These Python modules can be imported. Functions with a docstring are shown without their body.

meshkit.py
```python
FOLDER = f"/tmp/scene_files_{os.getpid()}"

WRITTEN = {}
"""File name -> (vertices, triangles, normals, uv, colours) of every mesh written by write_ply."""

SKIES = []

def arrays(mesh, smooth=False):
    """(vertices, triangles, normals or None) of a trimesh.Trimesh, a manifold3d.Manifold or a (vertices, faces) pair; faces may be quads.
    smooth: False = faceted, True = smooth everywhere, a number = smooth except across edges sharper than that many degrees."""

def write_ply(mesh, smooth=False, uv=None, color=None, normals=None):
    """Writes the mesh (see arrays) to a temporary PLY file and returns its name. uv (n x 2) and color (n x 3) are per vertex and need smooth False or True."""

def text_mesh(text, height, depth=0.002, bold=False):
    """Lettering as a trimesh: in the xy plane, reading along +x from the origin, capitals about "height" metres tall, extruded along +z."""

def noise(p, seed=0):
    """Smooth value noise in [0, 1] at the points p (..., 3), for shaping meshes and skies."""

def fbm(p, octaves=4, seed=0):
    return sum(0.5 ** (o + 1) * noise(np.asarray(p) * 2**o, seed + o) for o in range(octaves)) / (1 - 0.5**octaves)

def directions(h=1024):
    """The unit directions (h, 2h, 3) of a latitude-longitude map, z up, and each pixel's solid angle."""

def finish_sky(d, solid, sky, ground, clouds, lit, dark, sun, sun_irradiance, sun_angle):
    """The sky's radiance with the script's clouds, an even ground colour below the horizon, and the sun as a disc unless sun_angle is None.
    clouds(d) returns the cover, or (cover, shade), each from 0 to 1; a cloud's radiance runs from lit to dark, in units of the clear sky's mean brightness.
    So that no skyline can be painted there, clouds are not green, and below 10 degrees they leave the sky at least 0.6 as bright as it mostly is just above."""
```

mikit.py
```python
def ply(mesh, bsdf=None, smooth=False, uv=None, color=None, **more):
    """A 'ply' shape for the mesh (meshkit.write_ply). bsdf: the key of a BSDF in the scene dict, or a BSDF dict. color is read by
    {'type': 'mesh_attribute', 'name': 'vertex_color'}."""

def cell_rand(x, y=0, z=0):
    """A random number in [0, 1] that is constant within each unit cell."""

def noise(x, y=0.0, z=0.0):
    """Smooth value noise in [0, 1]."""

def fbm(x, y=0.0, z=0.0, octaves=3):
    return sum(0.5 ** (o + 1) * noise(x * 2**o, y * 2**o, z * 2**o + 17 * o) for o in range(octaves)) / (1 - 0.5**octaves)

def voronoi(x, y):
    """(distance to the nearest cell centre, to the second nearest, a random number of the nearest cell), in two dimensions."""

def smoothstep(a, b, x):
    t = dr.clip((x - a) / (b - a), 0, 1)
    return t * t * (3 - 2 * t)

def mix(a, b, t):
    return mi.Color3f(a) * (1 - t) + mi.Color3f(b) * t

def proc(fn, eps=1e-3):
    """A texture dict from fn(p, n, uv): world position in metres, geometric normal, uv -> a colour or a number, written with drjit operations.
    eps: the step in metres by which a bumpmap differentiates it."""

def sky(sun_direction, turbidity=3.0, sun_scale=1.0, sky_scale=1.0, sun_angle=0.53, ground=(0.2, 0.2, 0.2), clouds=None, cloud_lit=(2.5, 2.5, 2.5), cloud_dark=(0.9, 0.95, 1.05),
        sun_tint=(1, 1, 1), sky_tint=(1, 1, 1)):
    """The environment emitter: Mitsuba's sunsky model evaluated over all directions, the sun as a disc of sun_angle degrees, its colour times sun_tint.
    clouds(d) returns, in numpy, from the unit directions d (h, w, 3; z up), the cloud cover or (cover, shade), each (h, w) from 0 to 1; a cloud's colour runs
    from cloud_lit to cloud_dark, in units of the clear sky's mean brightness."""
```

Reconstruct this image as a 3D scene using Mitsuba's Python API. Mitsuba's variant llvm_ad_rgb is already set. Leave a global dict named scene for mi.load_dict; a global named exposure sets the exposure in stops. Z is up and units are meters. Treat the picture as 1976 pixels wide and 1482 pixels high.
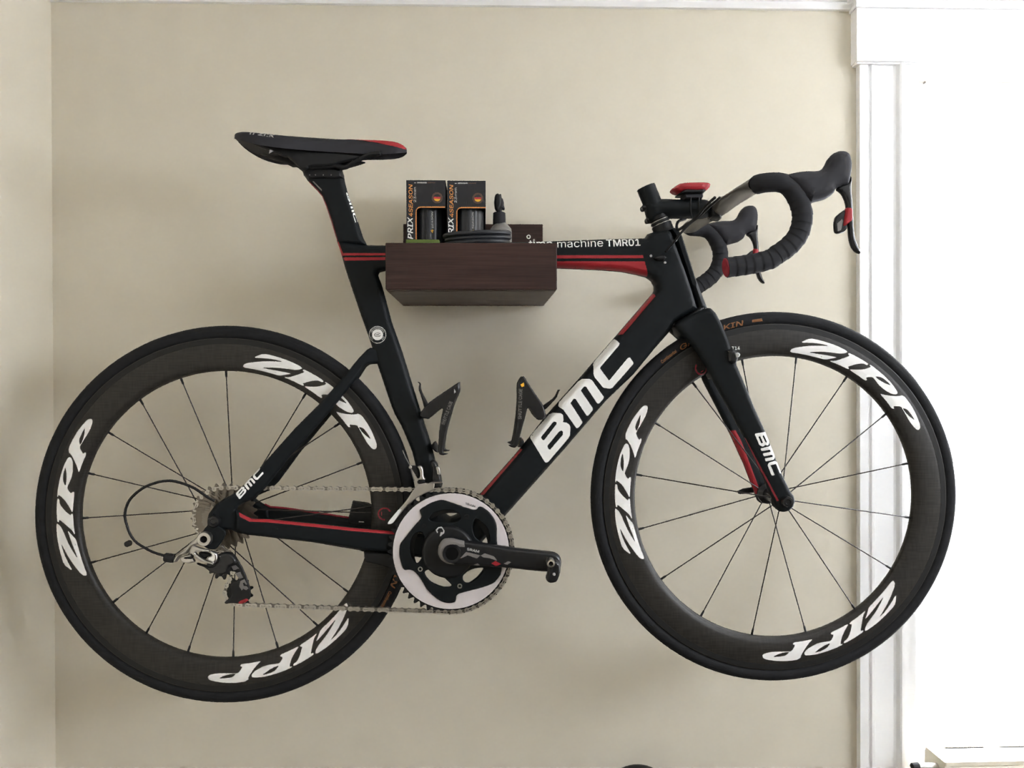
import math, random
import numpy as np
import drjit as dr
import mitsuba as mi
import trimesh, shapely, meshkit, mikit
from shapely.geometry import Polygon, Point, LineString, box as sbox
from shapely.ops import unary_union
from scipy.spatial import Delaunay
random.seed(7); np.random.seed(7)
T = mi.ScalarTransform4f
scene, labels = {}, {}

# ------------------------------------------------------------------ camera, sky, exposure
FPX, CX, CY = 1650.0, 988.0, 741.0
ZC = 1.56                                   # height of the lens above the floor
CAM = np.array([0.0, -1.81, ZC])
YAW, PITCH, ROLL = math.radians(1.95), math.radians(0.33), math.radians(0.18)
FW = np.array([math.sin(YAW) * math.cos(PITCH), math.cos(YAW) * math.cos(PITCH), -math.sin(PITCH)])
UP0 = np.array([ROLL, 0.0, 1.0])
RT = np.cross(FW, UP0); RT /= np.linalg.norm(RT)
UPV = np.cross(RT, FW)
scene['camera'] = {'type': 'perspective', 'fov': 2 * math.degrees(math.atan(988.0 / FPX)), 'fov_axis': 'x', 'near_clip': 0.05, 'far_clip': 200.0,
                   'to_world': T().look_at(origin=CAM.tolist(), target=(CAM + FW).tolist(), up=UPV.tolist())}
exposure = 6.62
scene['sky'] = mikit.sky((0.75, -0.15, 0.75), turbidity=4.0, sun_scale=0.0, sky_scale=1.0, ground=(0.92, 0.92, 0.93), sun_angle=None,
                         clouds=lambda d: np.full(d.shape[:2], 1.0), cloud_lit=(1.28, 1.34, 1.44), cloud_dark=(1.28, 1.34, 1.44))


def at(pts, Y):
    """World points on the vertical plane(s) y = Y that photograph points (1976 x 1482 frame) show."""
    p = np.atleast_2d(np.asarray(pts, float))
    d = FW + (p[:, :1] - CX) / FPX * RT - (p[:, 1:2] - CY) / FPX * UPV
    t = (np.broadcast_to(np.asarray(Y, float), (len(p),)) - CAM[1]) / d[:, 1]
    return CAM + d * t[:, None]


def xz(pts, Y):
    return at(pts, Y)[:, [0, 2]]


def cr(crop, pts):
    """Coordinates read in an enlarged crop (x0, y0, scale) to photograph pixels."""
    return np.asarray(pts, float) * crop[2] + np.array(crop[:2])


C1, C2, C3 = (430, 220, 400 / 1976), (720, 320, 400 / 1976), (1180, 270, 500 / 1976)
C4, C5, C6 = (1000, 440, 400 / 1976), (600, 600, 400 / 1976), (980, 640, 320 / 1976)
C7, C8 = (220, 880, 400 / 1976), (680, 880, 440 / 1976)
CR1, CR2, CR3, CR4 = (300, 1000, 220 / 1811), (660, 860, 200 / 1744), (1200, 330, 220 / 1811), (790, 700, 120 / 889)
CBX, CRC, CZ, CF = (770, 335, 230 / 1976), (360, 920, 160 / 1694), (1480, 600, 400 / 1976), (1380, 780, 260 / 1976)


def chk(pts, n=2):
    """Rounds the corners of a closed outline (Chaikin)."""
    p = np.asarray(pts, float)
    for _ in range(n):
        q = np.roll(p, -1, 0)
        p = np.stack([0.8 * p + 0.2 * q, 0.2 * p + 0.8 * q], 1).reshape(-1, 2)
    return p


# ------------------------------------------------------------------ materials
def lin(h):
    c = np.array([int(h[i:i + 2], 16) for i in (0, 2, 4)]) / 255.0
    return np.where(c <= 0.04045, c / 12.92, ((c + 0.055) / 1.055) ** 2.4)


def rgb(v):
    return {'type': 'rgb', 'value': [float(x) for x in (lin(v) if isinstance(v, str) else v)]}


def mat(name, color, rough=0.5, spec=0.5, metal=0.0, coat=0.0, **kw):
    base = color if isinstance(color, dict) else rgb(color)
    b = {'type': 'principled', 'base_color': base, 'roughness': float(rough), 'metallic': float(metal), 'clearcoat': float(coat), 'clearcoat_gloss': 0.9, **kw}
    if metal == 0:
        b['specular'] = float(spec)
    scene[name] = {'type': 'twosided', 'bsdf': b}
    return name


def wall_col(p, n, uv):
    v = mikit.fbm(p.x * 3.1, p.y * 3.1, p.z * 3.1, octaves=2) - 0.5
    g = mikit.noise(p.x * 160, p.y * 160, p.z * 160) - 0.5
    return mi.Color3f(0.652, 0.607, 0.510) * (1 + 0.03 * v + 0.012 * g)


def wood_col(p, n, uv):
    w = mikit.fbm(p.x * 4, p.y * 9 + p.z * 0.0, p.z * 22, octaves=3)
    g = mikit.fbm(p.x * 14, p.y * 160, p.z * 260, octaves=3)
    t = dr.clip(0.55 * w + 0.45 * g, 0, 1)
    return mikit.mix((0.020, 0.0092, 0.0082), (0.046, 0.0205, 0.0165), mikit.smoothstep(0.25, 0.8, t))


def floor_col(p, n, uv):
    r = mikit.cell_rand(dr.floor(p.y / 0.09), dr.floor(p.x / 1.1 + 0.37 * dr.floor(p.y / 0.09)))
    g = mikit.fbm(p.x * 5, p.y * 90, 0, octaves=2)
    return mikit.mix((0.025, 0.018, 0.014), (0.05, 0.037, 0.028), dr.clip(0.5 * r + 0.5 * g, 0, 1))


def carbon_col(p, n, uv):
    w = mikit.noise(p.x * 60, p.y * 60, p.z * 420) * 0.6 + mikit.noise(p.x * 420, 3.0, p.z * 60) * 0.4
    return mikit.mix((0.0135, 0.0128, 0.0115), (0.028, 0.0255, 0.022), w)


def rubber_col(p, n, uv):
    w = mikit.fbm(p.x * 90, p.y * 90, p.z * 90, octaves=2)
    return mikit.mix((0.0085, 0.0092, 0.0105), (0.014, 0.0145, 0.016), w)


mat('m_wall', mikit.proc(wall_col), 0.85, 0.2)
mat('m_trim', 'e9e9ea', 0.35, 0.4)
mat('m_ceiling', 'eeece6', 0.9, 0.2)
mat('m_floor', mikit.proc(floor_col), 0.4, 0.4)
mat('m_frame', (0.0060, 0.0080, 0.0094), 0.48, 0.17)
mat('m_carbon', mikit.proc(carbon_col), 0.42, 0.32)
mat('m_carbon_gloss', (0.06, 0.056, 0.05), 0.3, 0.5, coat=0.5)
mat('m_tyre', mikit.proc(rubber_col), 0.75, 0.2)
mat('m_track', (0.0095, 0.0098, 0.0098), 0.5, 0.3)
mat('m_white', 'e4e4e2', 0.4, 0.4)
mat('m_red', '95252b', 0.45, 0.35)
mat('m_red_dark', '862530', 0.45, 0.35)
mat('m_black', (0.0075, 0.008, 0.009), 0.42, 0.3)
mat('m_black_gloss', (0.008, 0.0085, 0.0095), 0.25, 0.35, coat=0.25)
mat('m_hood', (0.021, 0.021, 0.025), 0.7, 0.3)
mat('m_tape', (0.017, 0.0175, 0.020), 0.85, 0.3)
mat('m_spoke', (0.022, 0.018, 0.017), 0.4, 0.5)
mat('m_silver', (0.52, 0.50, 0.47), 0.35, metal=1.0)
mat('m_chrome', (0.75, 0.76, 0.78), 0.12, metal=1.0)
mat('m_ring', (0.60, 0.555, 0.565), 0.55, metal=0.0)
mat('m_chain', (0.58, 0.55, 0.50), 0.34, metal=1.0)
mat('m_chain_dark', (0.26, 0.24, 0.21), 0.45, metal=1.0)
mat('m_cassette', (0.22, 0.195, 0.165), 0.42, metal=1.0)
mat('m_grey', '6d6a68', 0.5)
mat('m_grey_light', 'a9a8a8', 0.5)
mat('m_wood', mikit.proc(wood_col), 0.45, 0.35)
mat('m_card', (0.017, 0.017, 0.020), 0.5, 0.4)
mat('m_orange', 'd08a4e', 0.5)
mat('m_brown', '5a4236', 0.5)
mat('m_gold', 'e0ab33', 0.5)
mat('m_flag_red', 'b43036', 0.5)
mat('m_green', '5a6b2d', 0.6)
mat('m_tyre_print', '7a4f2a', 0.6)
mat('m_rad', 'e6dfcc', 0.4, 0.4)
mat('m_slot', (0.004, 0.004, 0.004), 0.8, 0.1)
mat('m_tube_rubber', (0.016, 0.018, 0.022), 0.38, 0.5)
scene['m_clear'] = {'type': 'blendbsdf', 'weight': {'type': 'rgb', 'value': 0.26}, 'a': {'type': 'thindielectric', 'int_ior': 1.5, 'ext_ior': 1.0}, 'b': {'type': 'twosided', 'bsdf': {'type': 'roughplastic', 'diffuse_reflectance': {'type': 'rgb', 'value': [0.62, 0.62, 0.60]}, 'alpha': 0.15}}}
scene['m_glass'] = {'type': 'thindielectric', 'int_ior': 1.5, 'ext_ior': 1.0}


# ------------------------------------------------------------------ helpers
def free(key):
    if key not in scene:
        return key
    i = 1
    while f'{key}_{i:03d}' in scene:
        i += 1
    return f'{key}_{i:03d}'


def add(key, mesh, bsdf, smooth=40, label=None, **kw):
    key = free(key)
    scene[key] = mikit.ply(mesh, bsdf, smooth=smooth, **kw)
    if label:
        labels[key] = {'label': label}
    return key


def thing(key, label, cat, group=None):
    labels[key] = {'label': label, 'category': cat}
    if group:
        labels[key]['group'] = group


def structure(key, mesh, bsdf, smooth=False, label=None):
    key = add(key, mesh, bsdf, smooth)
    labels[key] = {'kind': 'structure'}
    if label:
        labels[key]['label'] = label
    return key


def boxm(x0, x1, y0, y1, z0, z1):
    m = trimesh.creation.box((abs(x1 - x0), abs(y1 - y0), abs(z1 - z0)))
    m.apply_translation(((x0 + x1) / 2, (y0 + y1) / 2, (z0 + z1) / 2))
    return m


def join(*ms):
    return trimesh.util.concatenate([m for m in ms if m is not None])


def fill(poly, step, rings=(), grid=None, extra=()):
    """Triangulated polygon: (points, triangles counter-clockwise, on the boundary?)."""
    pts, edge = [], []

    def lines(g):
        g = g.boundary
        return [g] if g.geom_type == 'LineString' else list(getattr(g, 'geoms', []))
    for ln in lines(poly):
        c = np.asarray(shapely.segmentize(ln, step).coords)[:-1]
        pts.append(c); edge.append(np.ones(len(c), bool))
    for r in rings:
        g = poly.buffer(-r)
        if g.is_empty:
            continue
        for ln in lines(g):
            c = np.asarray(shapely.segmentize(ln, step * 1.3).simplify(step * 0.02).segmentize(step * 1.3).coords)[:-1]
            pts.append(c); edge.append(np.zeros(len(c), bool))
    for c in extra:
        pts.append(c); edge.append(np.zeros(len(c), bool))
    inner = poly.buffer(-(max(rings) if len(rings) else 0) - (grid or step) * 0.5)
    if grid and not inner.is_empty:
        x0, y0, x1, y1 = inner.bounds
        gx, gy = np.meshgrid(np.arange(x0, x1, grid), np.arange(y0, y1, grid))
        g = np.stack([gx.ravel(), gy.ravel()], 1) + grid * 0.13
        g = g[shapely.contains_xy(inner, g[:, 0], g[:, 1])]
        if len(g):
            pts.append(g); edge.append(np.zeros(len(g), bool))
    p, e = np.vstack(pts), np.concatenate(edge)
    _, i = np.unique(np.round(p, 6), axis=0, return_index=True)
    i = np.sort(i)
    p, e = p[i], e[i]
    t = Delaunay(p).simplices
    a, b, c = p[t[:, 0]], p[t[:, 1]], p[t[:, 2]]
    area = (b[:, 0] - a[:, 0]) * (c[:, 1] - a[:, 1]) - (b[:, 1] - a[:, 1]) * (c[:, 0] - a[:, 0])
    t[area < 0] = t[area < 0][:, ::-1]
    m = (a + b + c) / 3
    keep = shapely.contains_xy(poly, m[:, 0], m[:, 1]) & (np.abs(area) > 1e-12)
    return p, t[keep], e


class Body:
    """A solid whose side view is a polygon in (x, z): rounded over r at the rim, half as thick as h, about the surface y = Y (numbers or functions of (x, z) points)."""

    def __init__(self, poly, Y, h, r, step=0.003, grid=None):
        if not isinstance(poly, shapely.Geometry):
            poly = Polygon(poly)
        self.poly = poly.buffer(0) if not poly.is_valid else poly
        self.Y, self.h, self.r, self.step, self.grid = Y, h, r, step, grid

    def val(self, f, p):
        return f(p) if callable(f) else np.full(len(p), float(f))

    def height(self, p):
        d = shapely.distance(shapely.points(p), self.poly.boundary)
        u = np.clip(d / self.r, 0, 1)
        return self.val(self.h, p) * np.sqrt(np.clip(1 - (1 - u) ** 2, 0, 1))

    RINGS = (0.04, 0.14)

    def mesh(self):
        out = []
        for g in getattr(self.poly, 'geoms', [self.poly]):
            out.append(self.strip_mesh(shapely.geometry.polygon.orient(g)) or self.plain_mesh(g))
        return join(*out)

    def strip_mesh(self, g):
        """A structured strip along the rim, filled inside."""
        d = [self.r * k for k in self.RINGS]
        loops, inner = [], []
        for ln in [g.exterior, *g.interiors]:
            c = np.asarray(shapely.segmentize(ln, self.step).coords)[:-1]
            c = c[np.linalg.norm(c - np.roll(c, 1, 0), axis=1) > 1e-7]
            e0, e1 = c - np.roll(c, 1, 0), np.roll(c, -1, 0) - c
            e0 /= np.linalg.norm(e0, axis=1, keepdims=True); e1 /= np.linalg.norm(e1, axis=1, keepdims=True)
            n = np.stack([-(e0 + e1)[:, 1], (e0 + e1)[:, 0]], 1)
            n /= np.linalg.norm(n, axis=1, keepdims=True) + 1e-9
            m = 1 / np.clip((n * np.stack([-e0[:, 1], e0[:, 0]], 1)).sum(1), 0.6, None)
            loops.append([c] + [c + n * (m * k)[:, None] for k in d])
            inner.append(loops[-1][-1])
        ip = Polygon(inner[0], inner[1:])
        if not ip.is_valid or ip.area < 0.3 * g.area:
            return None
        pts = list(inner)
        for k in (0.18, 0.46, 0.84):
            q = ip.buffer(-self.r * k)
            bl = q.boundary
            for ln in ([bl] if bl.geom_type == 'LineString' else getattr(bl, 'geoms', [])):
                if not ln.is_empty:
                    pts.append(np.asarray(shapely.segmentize(ln, self.step * 1.25).coords)[:-1])
        q = ip.buffer(-self.r * 0.84 - self.step * 2)
        gr = self.grid or self.step * 4
        if not q.is_empty:
            x0, y0, x1, y1 = q.bounds
            gx, gy = np.meshgrid(np.arange(x0, x1, gr), np.arange(y0, y1, gr))
            gg = np.stack([gx.ravel(), gy.ravel()], 1)
            pts.append(gg[shapely.contains_xy(q, gg[:, 0], gg[:, 1])])
        nin = sum(len(c) for c in inner)
        allp = np.vstack(pts)
        if nin < 3:
            return None
        t = Delaunay(allp).simplices
        A, B, C = allp[t[:, 0]], allp[t[:, 1]], allp[t[:, 2]]
        ar = (B[:, 0] - A[:, 0]) * (C[:, 1] - A[:, 1]) - (B[:, 1] - A[:, 1]) * (C[:, 0] - A[:, 0])
        t[ar < 0] = t[ar < 0][:, ::-1]
        cm = (A + B + C) / 3
        t = t[shapely.contains_xy(ip, cm[:, 0], cm[:, 1]) & (np.abs(ar) > 1e-13)]
        rim = np.vstack([lp[0] for lp in loops]); mid = np.vstack([lp[1] for lp in loops])
        n0 = len(rim)                                    # rows: rim | mid | inner ... (front), mid | inner ... (back)
        front = np.vstack([rim, mid, allp])
        hv = self.height(front); hv[:n0] = 0
        y = self.val(self.Y, front)
        strips, o = [], 0
        for lp in loops:
            k = len(lp[0]); i = o + np.arange(k); j = o + (np.arange(k) + 1) % k
            for lev in range(2):
                a_, b_, c_, d_ = i + lev * n0, j + lev * n0, j + (lev + 1) * n0, i + (lev + 1) * n0
                strips += [np.stack([a_, b_, c_], 1), np.stack([a_, c_, d_], 1)]
            o += k
        f = np.vstack(strips + [t + 2 * n0])
        N = len(front)
        back = np.arange(N); back[n0:] = N + np.arange(N - n0)
        v = np.vstack([np.stack([front[:, 0], y - hv, front[:, 1]], 1), np.stack([front[:, 0], y + hv, front[:, 1]], 1)[n0:]])
        return trimesh.Trimesh(v, np.vstack([f, back[f][:, ::-1]]), process=False)

    def plain_mesh(self, g):
        p, t, e = fill(g, self.step, [self.r * k for k in (0.04, 0.14, 0.32, 0.6, 0.98)], self.grid or self.step * 4)
        h, y = self.height(p), self.val(self.Y, p)
        h[e] = 0
        n = len(p)
        back = np.arange(n)
        back[~e] = n + np.arange((~e).sum())
        v = np.vstack([np.stack([p[:, 0], y - h, p[:, 1]], 1), np.stack([p[:, 0], y + h, p[:, 1]], 1)[~e]])
        return trimesh.Trimesh(v, np.vstack([t, back[t][:, ::-1]]), process=False)

    def front(self, p, eps=0.0005):
        return np.stack([p[:, 0], self.val(self.Y, p) - self.height(p) - eps, p[:, 1]], 1)

    def decal(self, poly, eps=0.0006, step=0.003):
        """A thin print lying on the near side; its vertices follow the body's rings so that it hugs the rounded rim."""
        if not isinstance(poly, shapely.Geometry):
            poly = Polygon(poly)
        poly = poly.buffer(0).intersection(self.poly.buffer(-0.0002))
        lines = [self.poly.buffer(-self.r * k).boundary for k in (0.04, 0.09, 0.14, 0.22, 0.32, 0.45, 0.6, 0.8, 1.0)]
        out = []
        for g in getattr(poly, 'geoms', [poly]):
            if g.geom_type != 'Polygon' or g.area < 1e-8:
                continue
            extra = []
            for ln in lines:
                x = ln.intersection(g.buffer(-0.0001))
                for q in getattr(x, 'geoms', [x]):
                    if q.geom_type == 'LineString' and not q.is_empty:
                        extra.append(np.asarray(shapely.segmentize(q, step).coords))
            p, t, e = fill(g, step * 0.7, [], step, extra)
            out.append(trimesh.Trimesh(self.front(p, eps), t, process=False))
        return join(*out)


def plate(poly, y0, y1, bevel=0.0006, step=0.004, grid=0.02):
    """A flat plate between y0 (near side) and y1 with slightly rounded edges."""
    return Body(poly, (y0 + y1) / 2, abs(y1 - y0) / 2, bevel, step, grid).mesh()


def spline(pts, n=12):
    p = np.asarray(pts, float)
    q = np.vstack([2 * p[0] - p[1], p, 2 * p[-1] - p[-2]])
    out = []
    for i in range(1, len(q) - 2):
        t = np.linspace(0, 1, n, endpoint=False)[:, None]
        a, b, c, d = q[i - 1], q[i], q[i + 1], q[i + 2]
        out.append(0.5 * (2 * b + (c - a) * t + (2 * a - 5 * b + 4 * c - d) * t ** 2 + (3 * b - a - 3 * c + d) * t ** 3))
    return np.vstack(out + [p[-1:]])


def tube(path, radius, sides=12, caps=True, flat=1.0, flat_axis=None):
    """A tube along a polyline; radius a number or one per point."""
    p = np.asarray(path, float)
    r = np.broadcast_to(np.asarray(radius, float), (len(p),))
    t = np.gradient(p, axis=0); t /= np.linalg.norm(t, axis=1, keepdims=True) + 1e-12
    ref = np.array([0, 1.0, 0]) if abs(t[0, 1]) < 0.9 else np.array([0, 0, 1.0])
    a = np.zeros_like(p)
    a0 = np.cross(t[0], ref); a0 /= np.linalg.norm(a0)
    for i in range(len(p)):
        a0 = a0 - t[i] * (a0 @ t[i]); a0 /= np.linalg.norm(a0) + 1e-12
        a[i] = a0
    b = np.cross(t, a)
    ang = np.arange(sides) * 2 * np.pi / sides
    v = p[:, None] + r[:, None, None] * (np.cos(ang)[None, :, None] * a[:, None] + flat * np.sin(ang)[None, :, None] * b[:, None])
    v = v.reshape(-1, 3)
    i, j = np.meshgrid(np.arange(len(p) - 1), np.arange(sides), indexing='ij')
    q = np.stack([i * sides + j, i * sides + (j + 1) % sides, (i + 1) * sides + (j + 1) % sides, (i + 1) * sides + j], -1).reshape(-1, 4)
    f = np.vstack([q[:, [0, 1, 2]], q[:, [0, 2, 3]]])
    if caps:
        n = len(v)
        v = np.vstack([v, p[0], p[-1]])
        k = np.arange(sides)
        e = (len(p) - 1) * sides
        f = np.vstack([f, np.stack([k, np.full(sides, n), (k + 1) % sides], 1), np.stack([e + k, e + (k + 1) % sides, np.full(sides, n + 1)], 1)])
    m = trimesh.Trimesh(v, f, process=False)
    m.fix_normals()
    return m


def lathe_y(profile, cx, cz, y0=0.0, n=160, closed=True):
    """A ring-shaped solid about the axis parallel to y through (cx, cz); profile of (radius, y) points."""
    pr = np.asarray(profile, float)
    a = np.arange(n) * 2 * np.pi / n
    v = np.stack([cx + pr[None, :, 0] * np.cos(a)[:, None], y0 + np.broadcast_to(pr[None, :, 1], (n, len(pr))), cz + pr[None, :, 0] * np.sin(a)[:, None]], -1).reshape(-1, 3)
    k = len(pr)
    kk = np.arange(k if closed else k - 1)
    i, j = np.meshgrid(np.arange(n), kk, indexing='ij')
    i2, j2 = (i + 1) % n, (j + 1) % k
    q = np.stack([i * k + j, i * k + j2, i2 * k + j2, i2 * k + j], -1).reshape(-1, 4)
    m = trimesh.Trimesh(v, np.vstack([q[:, [0, 1, 2]], q[:, [0, 2, 3]]]), process=True)
    trimesh.repair.fix_normals(m)
    return m


def disc_y(cx, cz, r, y0, y1, n=48, bevel=0.0008):
    """A short cylinder with its axis along y, from y0 (near) to y1."""
    s = 1 if y1 > y0 else -1
    return lathe_y([(1e-5, y0), (r - bevel, y0), (r, y0 + s * bevel), (r, y1 - s * bevel), (r - bevel, y1), (1e-5, y1)], cx, cz, 0, n, closed=False)


def lathe_z(profile, cx, cy, n=40):
    pr = np.asarray(profile, float)
    a = np.arange(n) * 2 * np.pi / n
    v = np.stack([cx + pr[None, :, 0] * np.cos(a)[:, None], cy + pr[None, :, 0] * np.sin(a)[:, None], np.broadcast_to(pr[None, :, 1], (n, len(pr)))], -1).reshape(-1, 3)
    k = len(pr)
    i, j = np.meshgrid(np.arange(n), np.arange(k - 1), indexing='ij')
    i2 = (i + 1) % n
    q = np.stack([i * k + j, i2 * k + j, i2 * k + j + 1, i * k + j + 1], -1).reshape(-1, 4)
    m = trimesh.Trimesh(v, np.vstack([q[:, [0, 1, 2]], q[:, [0, 2, 3]]]), process=True)
    trimesh.repair.fix_normals(m)
    return m


_TEXT = {}


def text2d(text, height, bold=False, shear=0.0, stretch=1.0):
    """(points, triangles) of flat lettering, baseline on the x axis."""
    k = (text, bold)
    if k not in _TEXT:
        m = meshkit.text_mesh(text, 1.0, 0.1, bold)
        f = m.faces[m.face_normals[:, 2] > 0.9]
        u, inv = np.unique(f, return_inverse=True)
        _TEXT[k] = (np.array(m.vertices)[u][:, :2], inv.reshape(-1, 3))
    p, t = _TEXT[k]
    p = p * height
    v, f = trimesh.remesh.subdivide_to_size(np.column_stack([p, np.zeros(len(p))]), t, max(height * 0.3, 0.0018))
    p = v[:, :2]
    return np.stack([p[:, 0] * stretch + shear * p[:, 1], p[:, 1]], 1), f


def text_width(text, height, bold=False, stretch=1.0):
    return text2d(text, height, bold, 0, stretch)[0][:, 0].max()


def text_between(body_front, text, a, b, height, bold=False, shear=0.0):
    """Lettering whose baseline runs from a to b in (x, z), stretched to that length, laid on a surface given by body_front(points)."""
    a, b = np.asarray(a, float), np.asarray(b, float)
    w = text_width(text, height, bold)
    p, f = text2d(text, height, bold, shear, np.linalg.norm(b - a) / w)
    d = (b - a) / np.linalg.norm(b - a)
    n = np.array([-d[1], d[0]])
    q = a + p[:, :1] * d + p[:, 1:] * n
    return trimesh.Trimesh(body_front(q), f, process=False)


def flat_front(Y):
    return lambda q: np.stack([q[:, 0], np.full(len(q), Y), q[:, 1]], 1)


# ------------------------------------------------------------------ the room
XL = float(at([(103, 760)], 0.0)[0, 0])
XR, YF = 2.45, -6.0
Z_CROWN = float(at([(900, 13.5)], 0.0)[0, 2])
Z_CEIL = Z_CROWN + 0.085
X_CAS0, X_CAS1 = float(at([(1659.5, 700)], -0.018)[0, 0]), float(at([(1766, 700)], -0.018)[0, 0])
X_OPEN0, X_OPEN1 = X_CAS1 + 0.012, X_CAS1 + 1.02
Z_HEAD0, Z_HEAD1 = float(at([(1700, 121)], -0.02)[0, 2]), float(at([(1700, 16)], -0.03)[0, 2])
Z_SILL = 0.66
WT = 0.14
structure('floor', boxm(XL - 0.2, XR + 0.2, YF - 0.2, WT, -0.05, 0), 'm_floor')
structure('ceiling', boxm(XL - 0.2, XR + 0.2, YF - 0.2, WT, Z_CEIL, Z_CEIL + 0.05), 'm_ceiling')
structure('wall_back', join(boxm(XL, X_OPEN0, 0, WT, 0, Z_CEIL), boxm(X_OPEN1, XR, 0, WT, 0, Z_CEIL), boxm(X_OPEN0, X_OPEN1, 0, WT, Z_HEAD0, Z_CEIL), boxm(X_OPEN0, X_OPEN1, 0, WT, 0, Z_SILL)), 'm_wall')
structure('wall_left', boxm(XL - 0.14, XL, YF, WT, 0, Z_CEIL), 'm_wall')
WY0, WY1, WZ0, WZ1 = -2.9, -0.75, 1.66, Z_CEIL - 0.03      # window in the right wall
structure('wall_right', join(boxm(XR, XR + 0.14, YF, WY0, 0, Z_CEIL), boxm(XR, XR + 0.14, WY1, WT, 0, Z_CEIL), boxm(XR, XR + 0.14, WY0, WY1, 0, WZ0), boxm(XR, XR + 0.14, WY0, WY1, WZ1, Z_CEIL)), 'm_wall')

structure('wall_front', boxm(XL - 0.14, XR + 0.14, YF - 0.14, YF, 0, Z_CEIL), 'm_wall')


def strip_x(profile, x0, x1):
    """A moulding along x; profile of (y, z)."""
    p = Polygon(profile)
    m = trimesh.creation.extrude_polygon(p, x1 - x0, engine='earcut')
    v = np.array(m.vertices)
    m.vertices = np.stack([x0 + v[:, 2], v[:, 0], v[:, 1]], 1)
    m.fix_normals()
    return m


def strip_z(profile, z0, z1):
    p = Polygon(profile)
    m = trimesh.creation.extrude_polygon(p, z1 - z0, engine='earcut')
    m.apply_translation((0, 0, z0))
    m.fix_normals()
    return m


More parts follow.
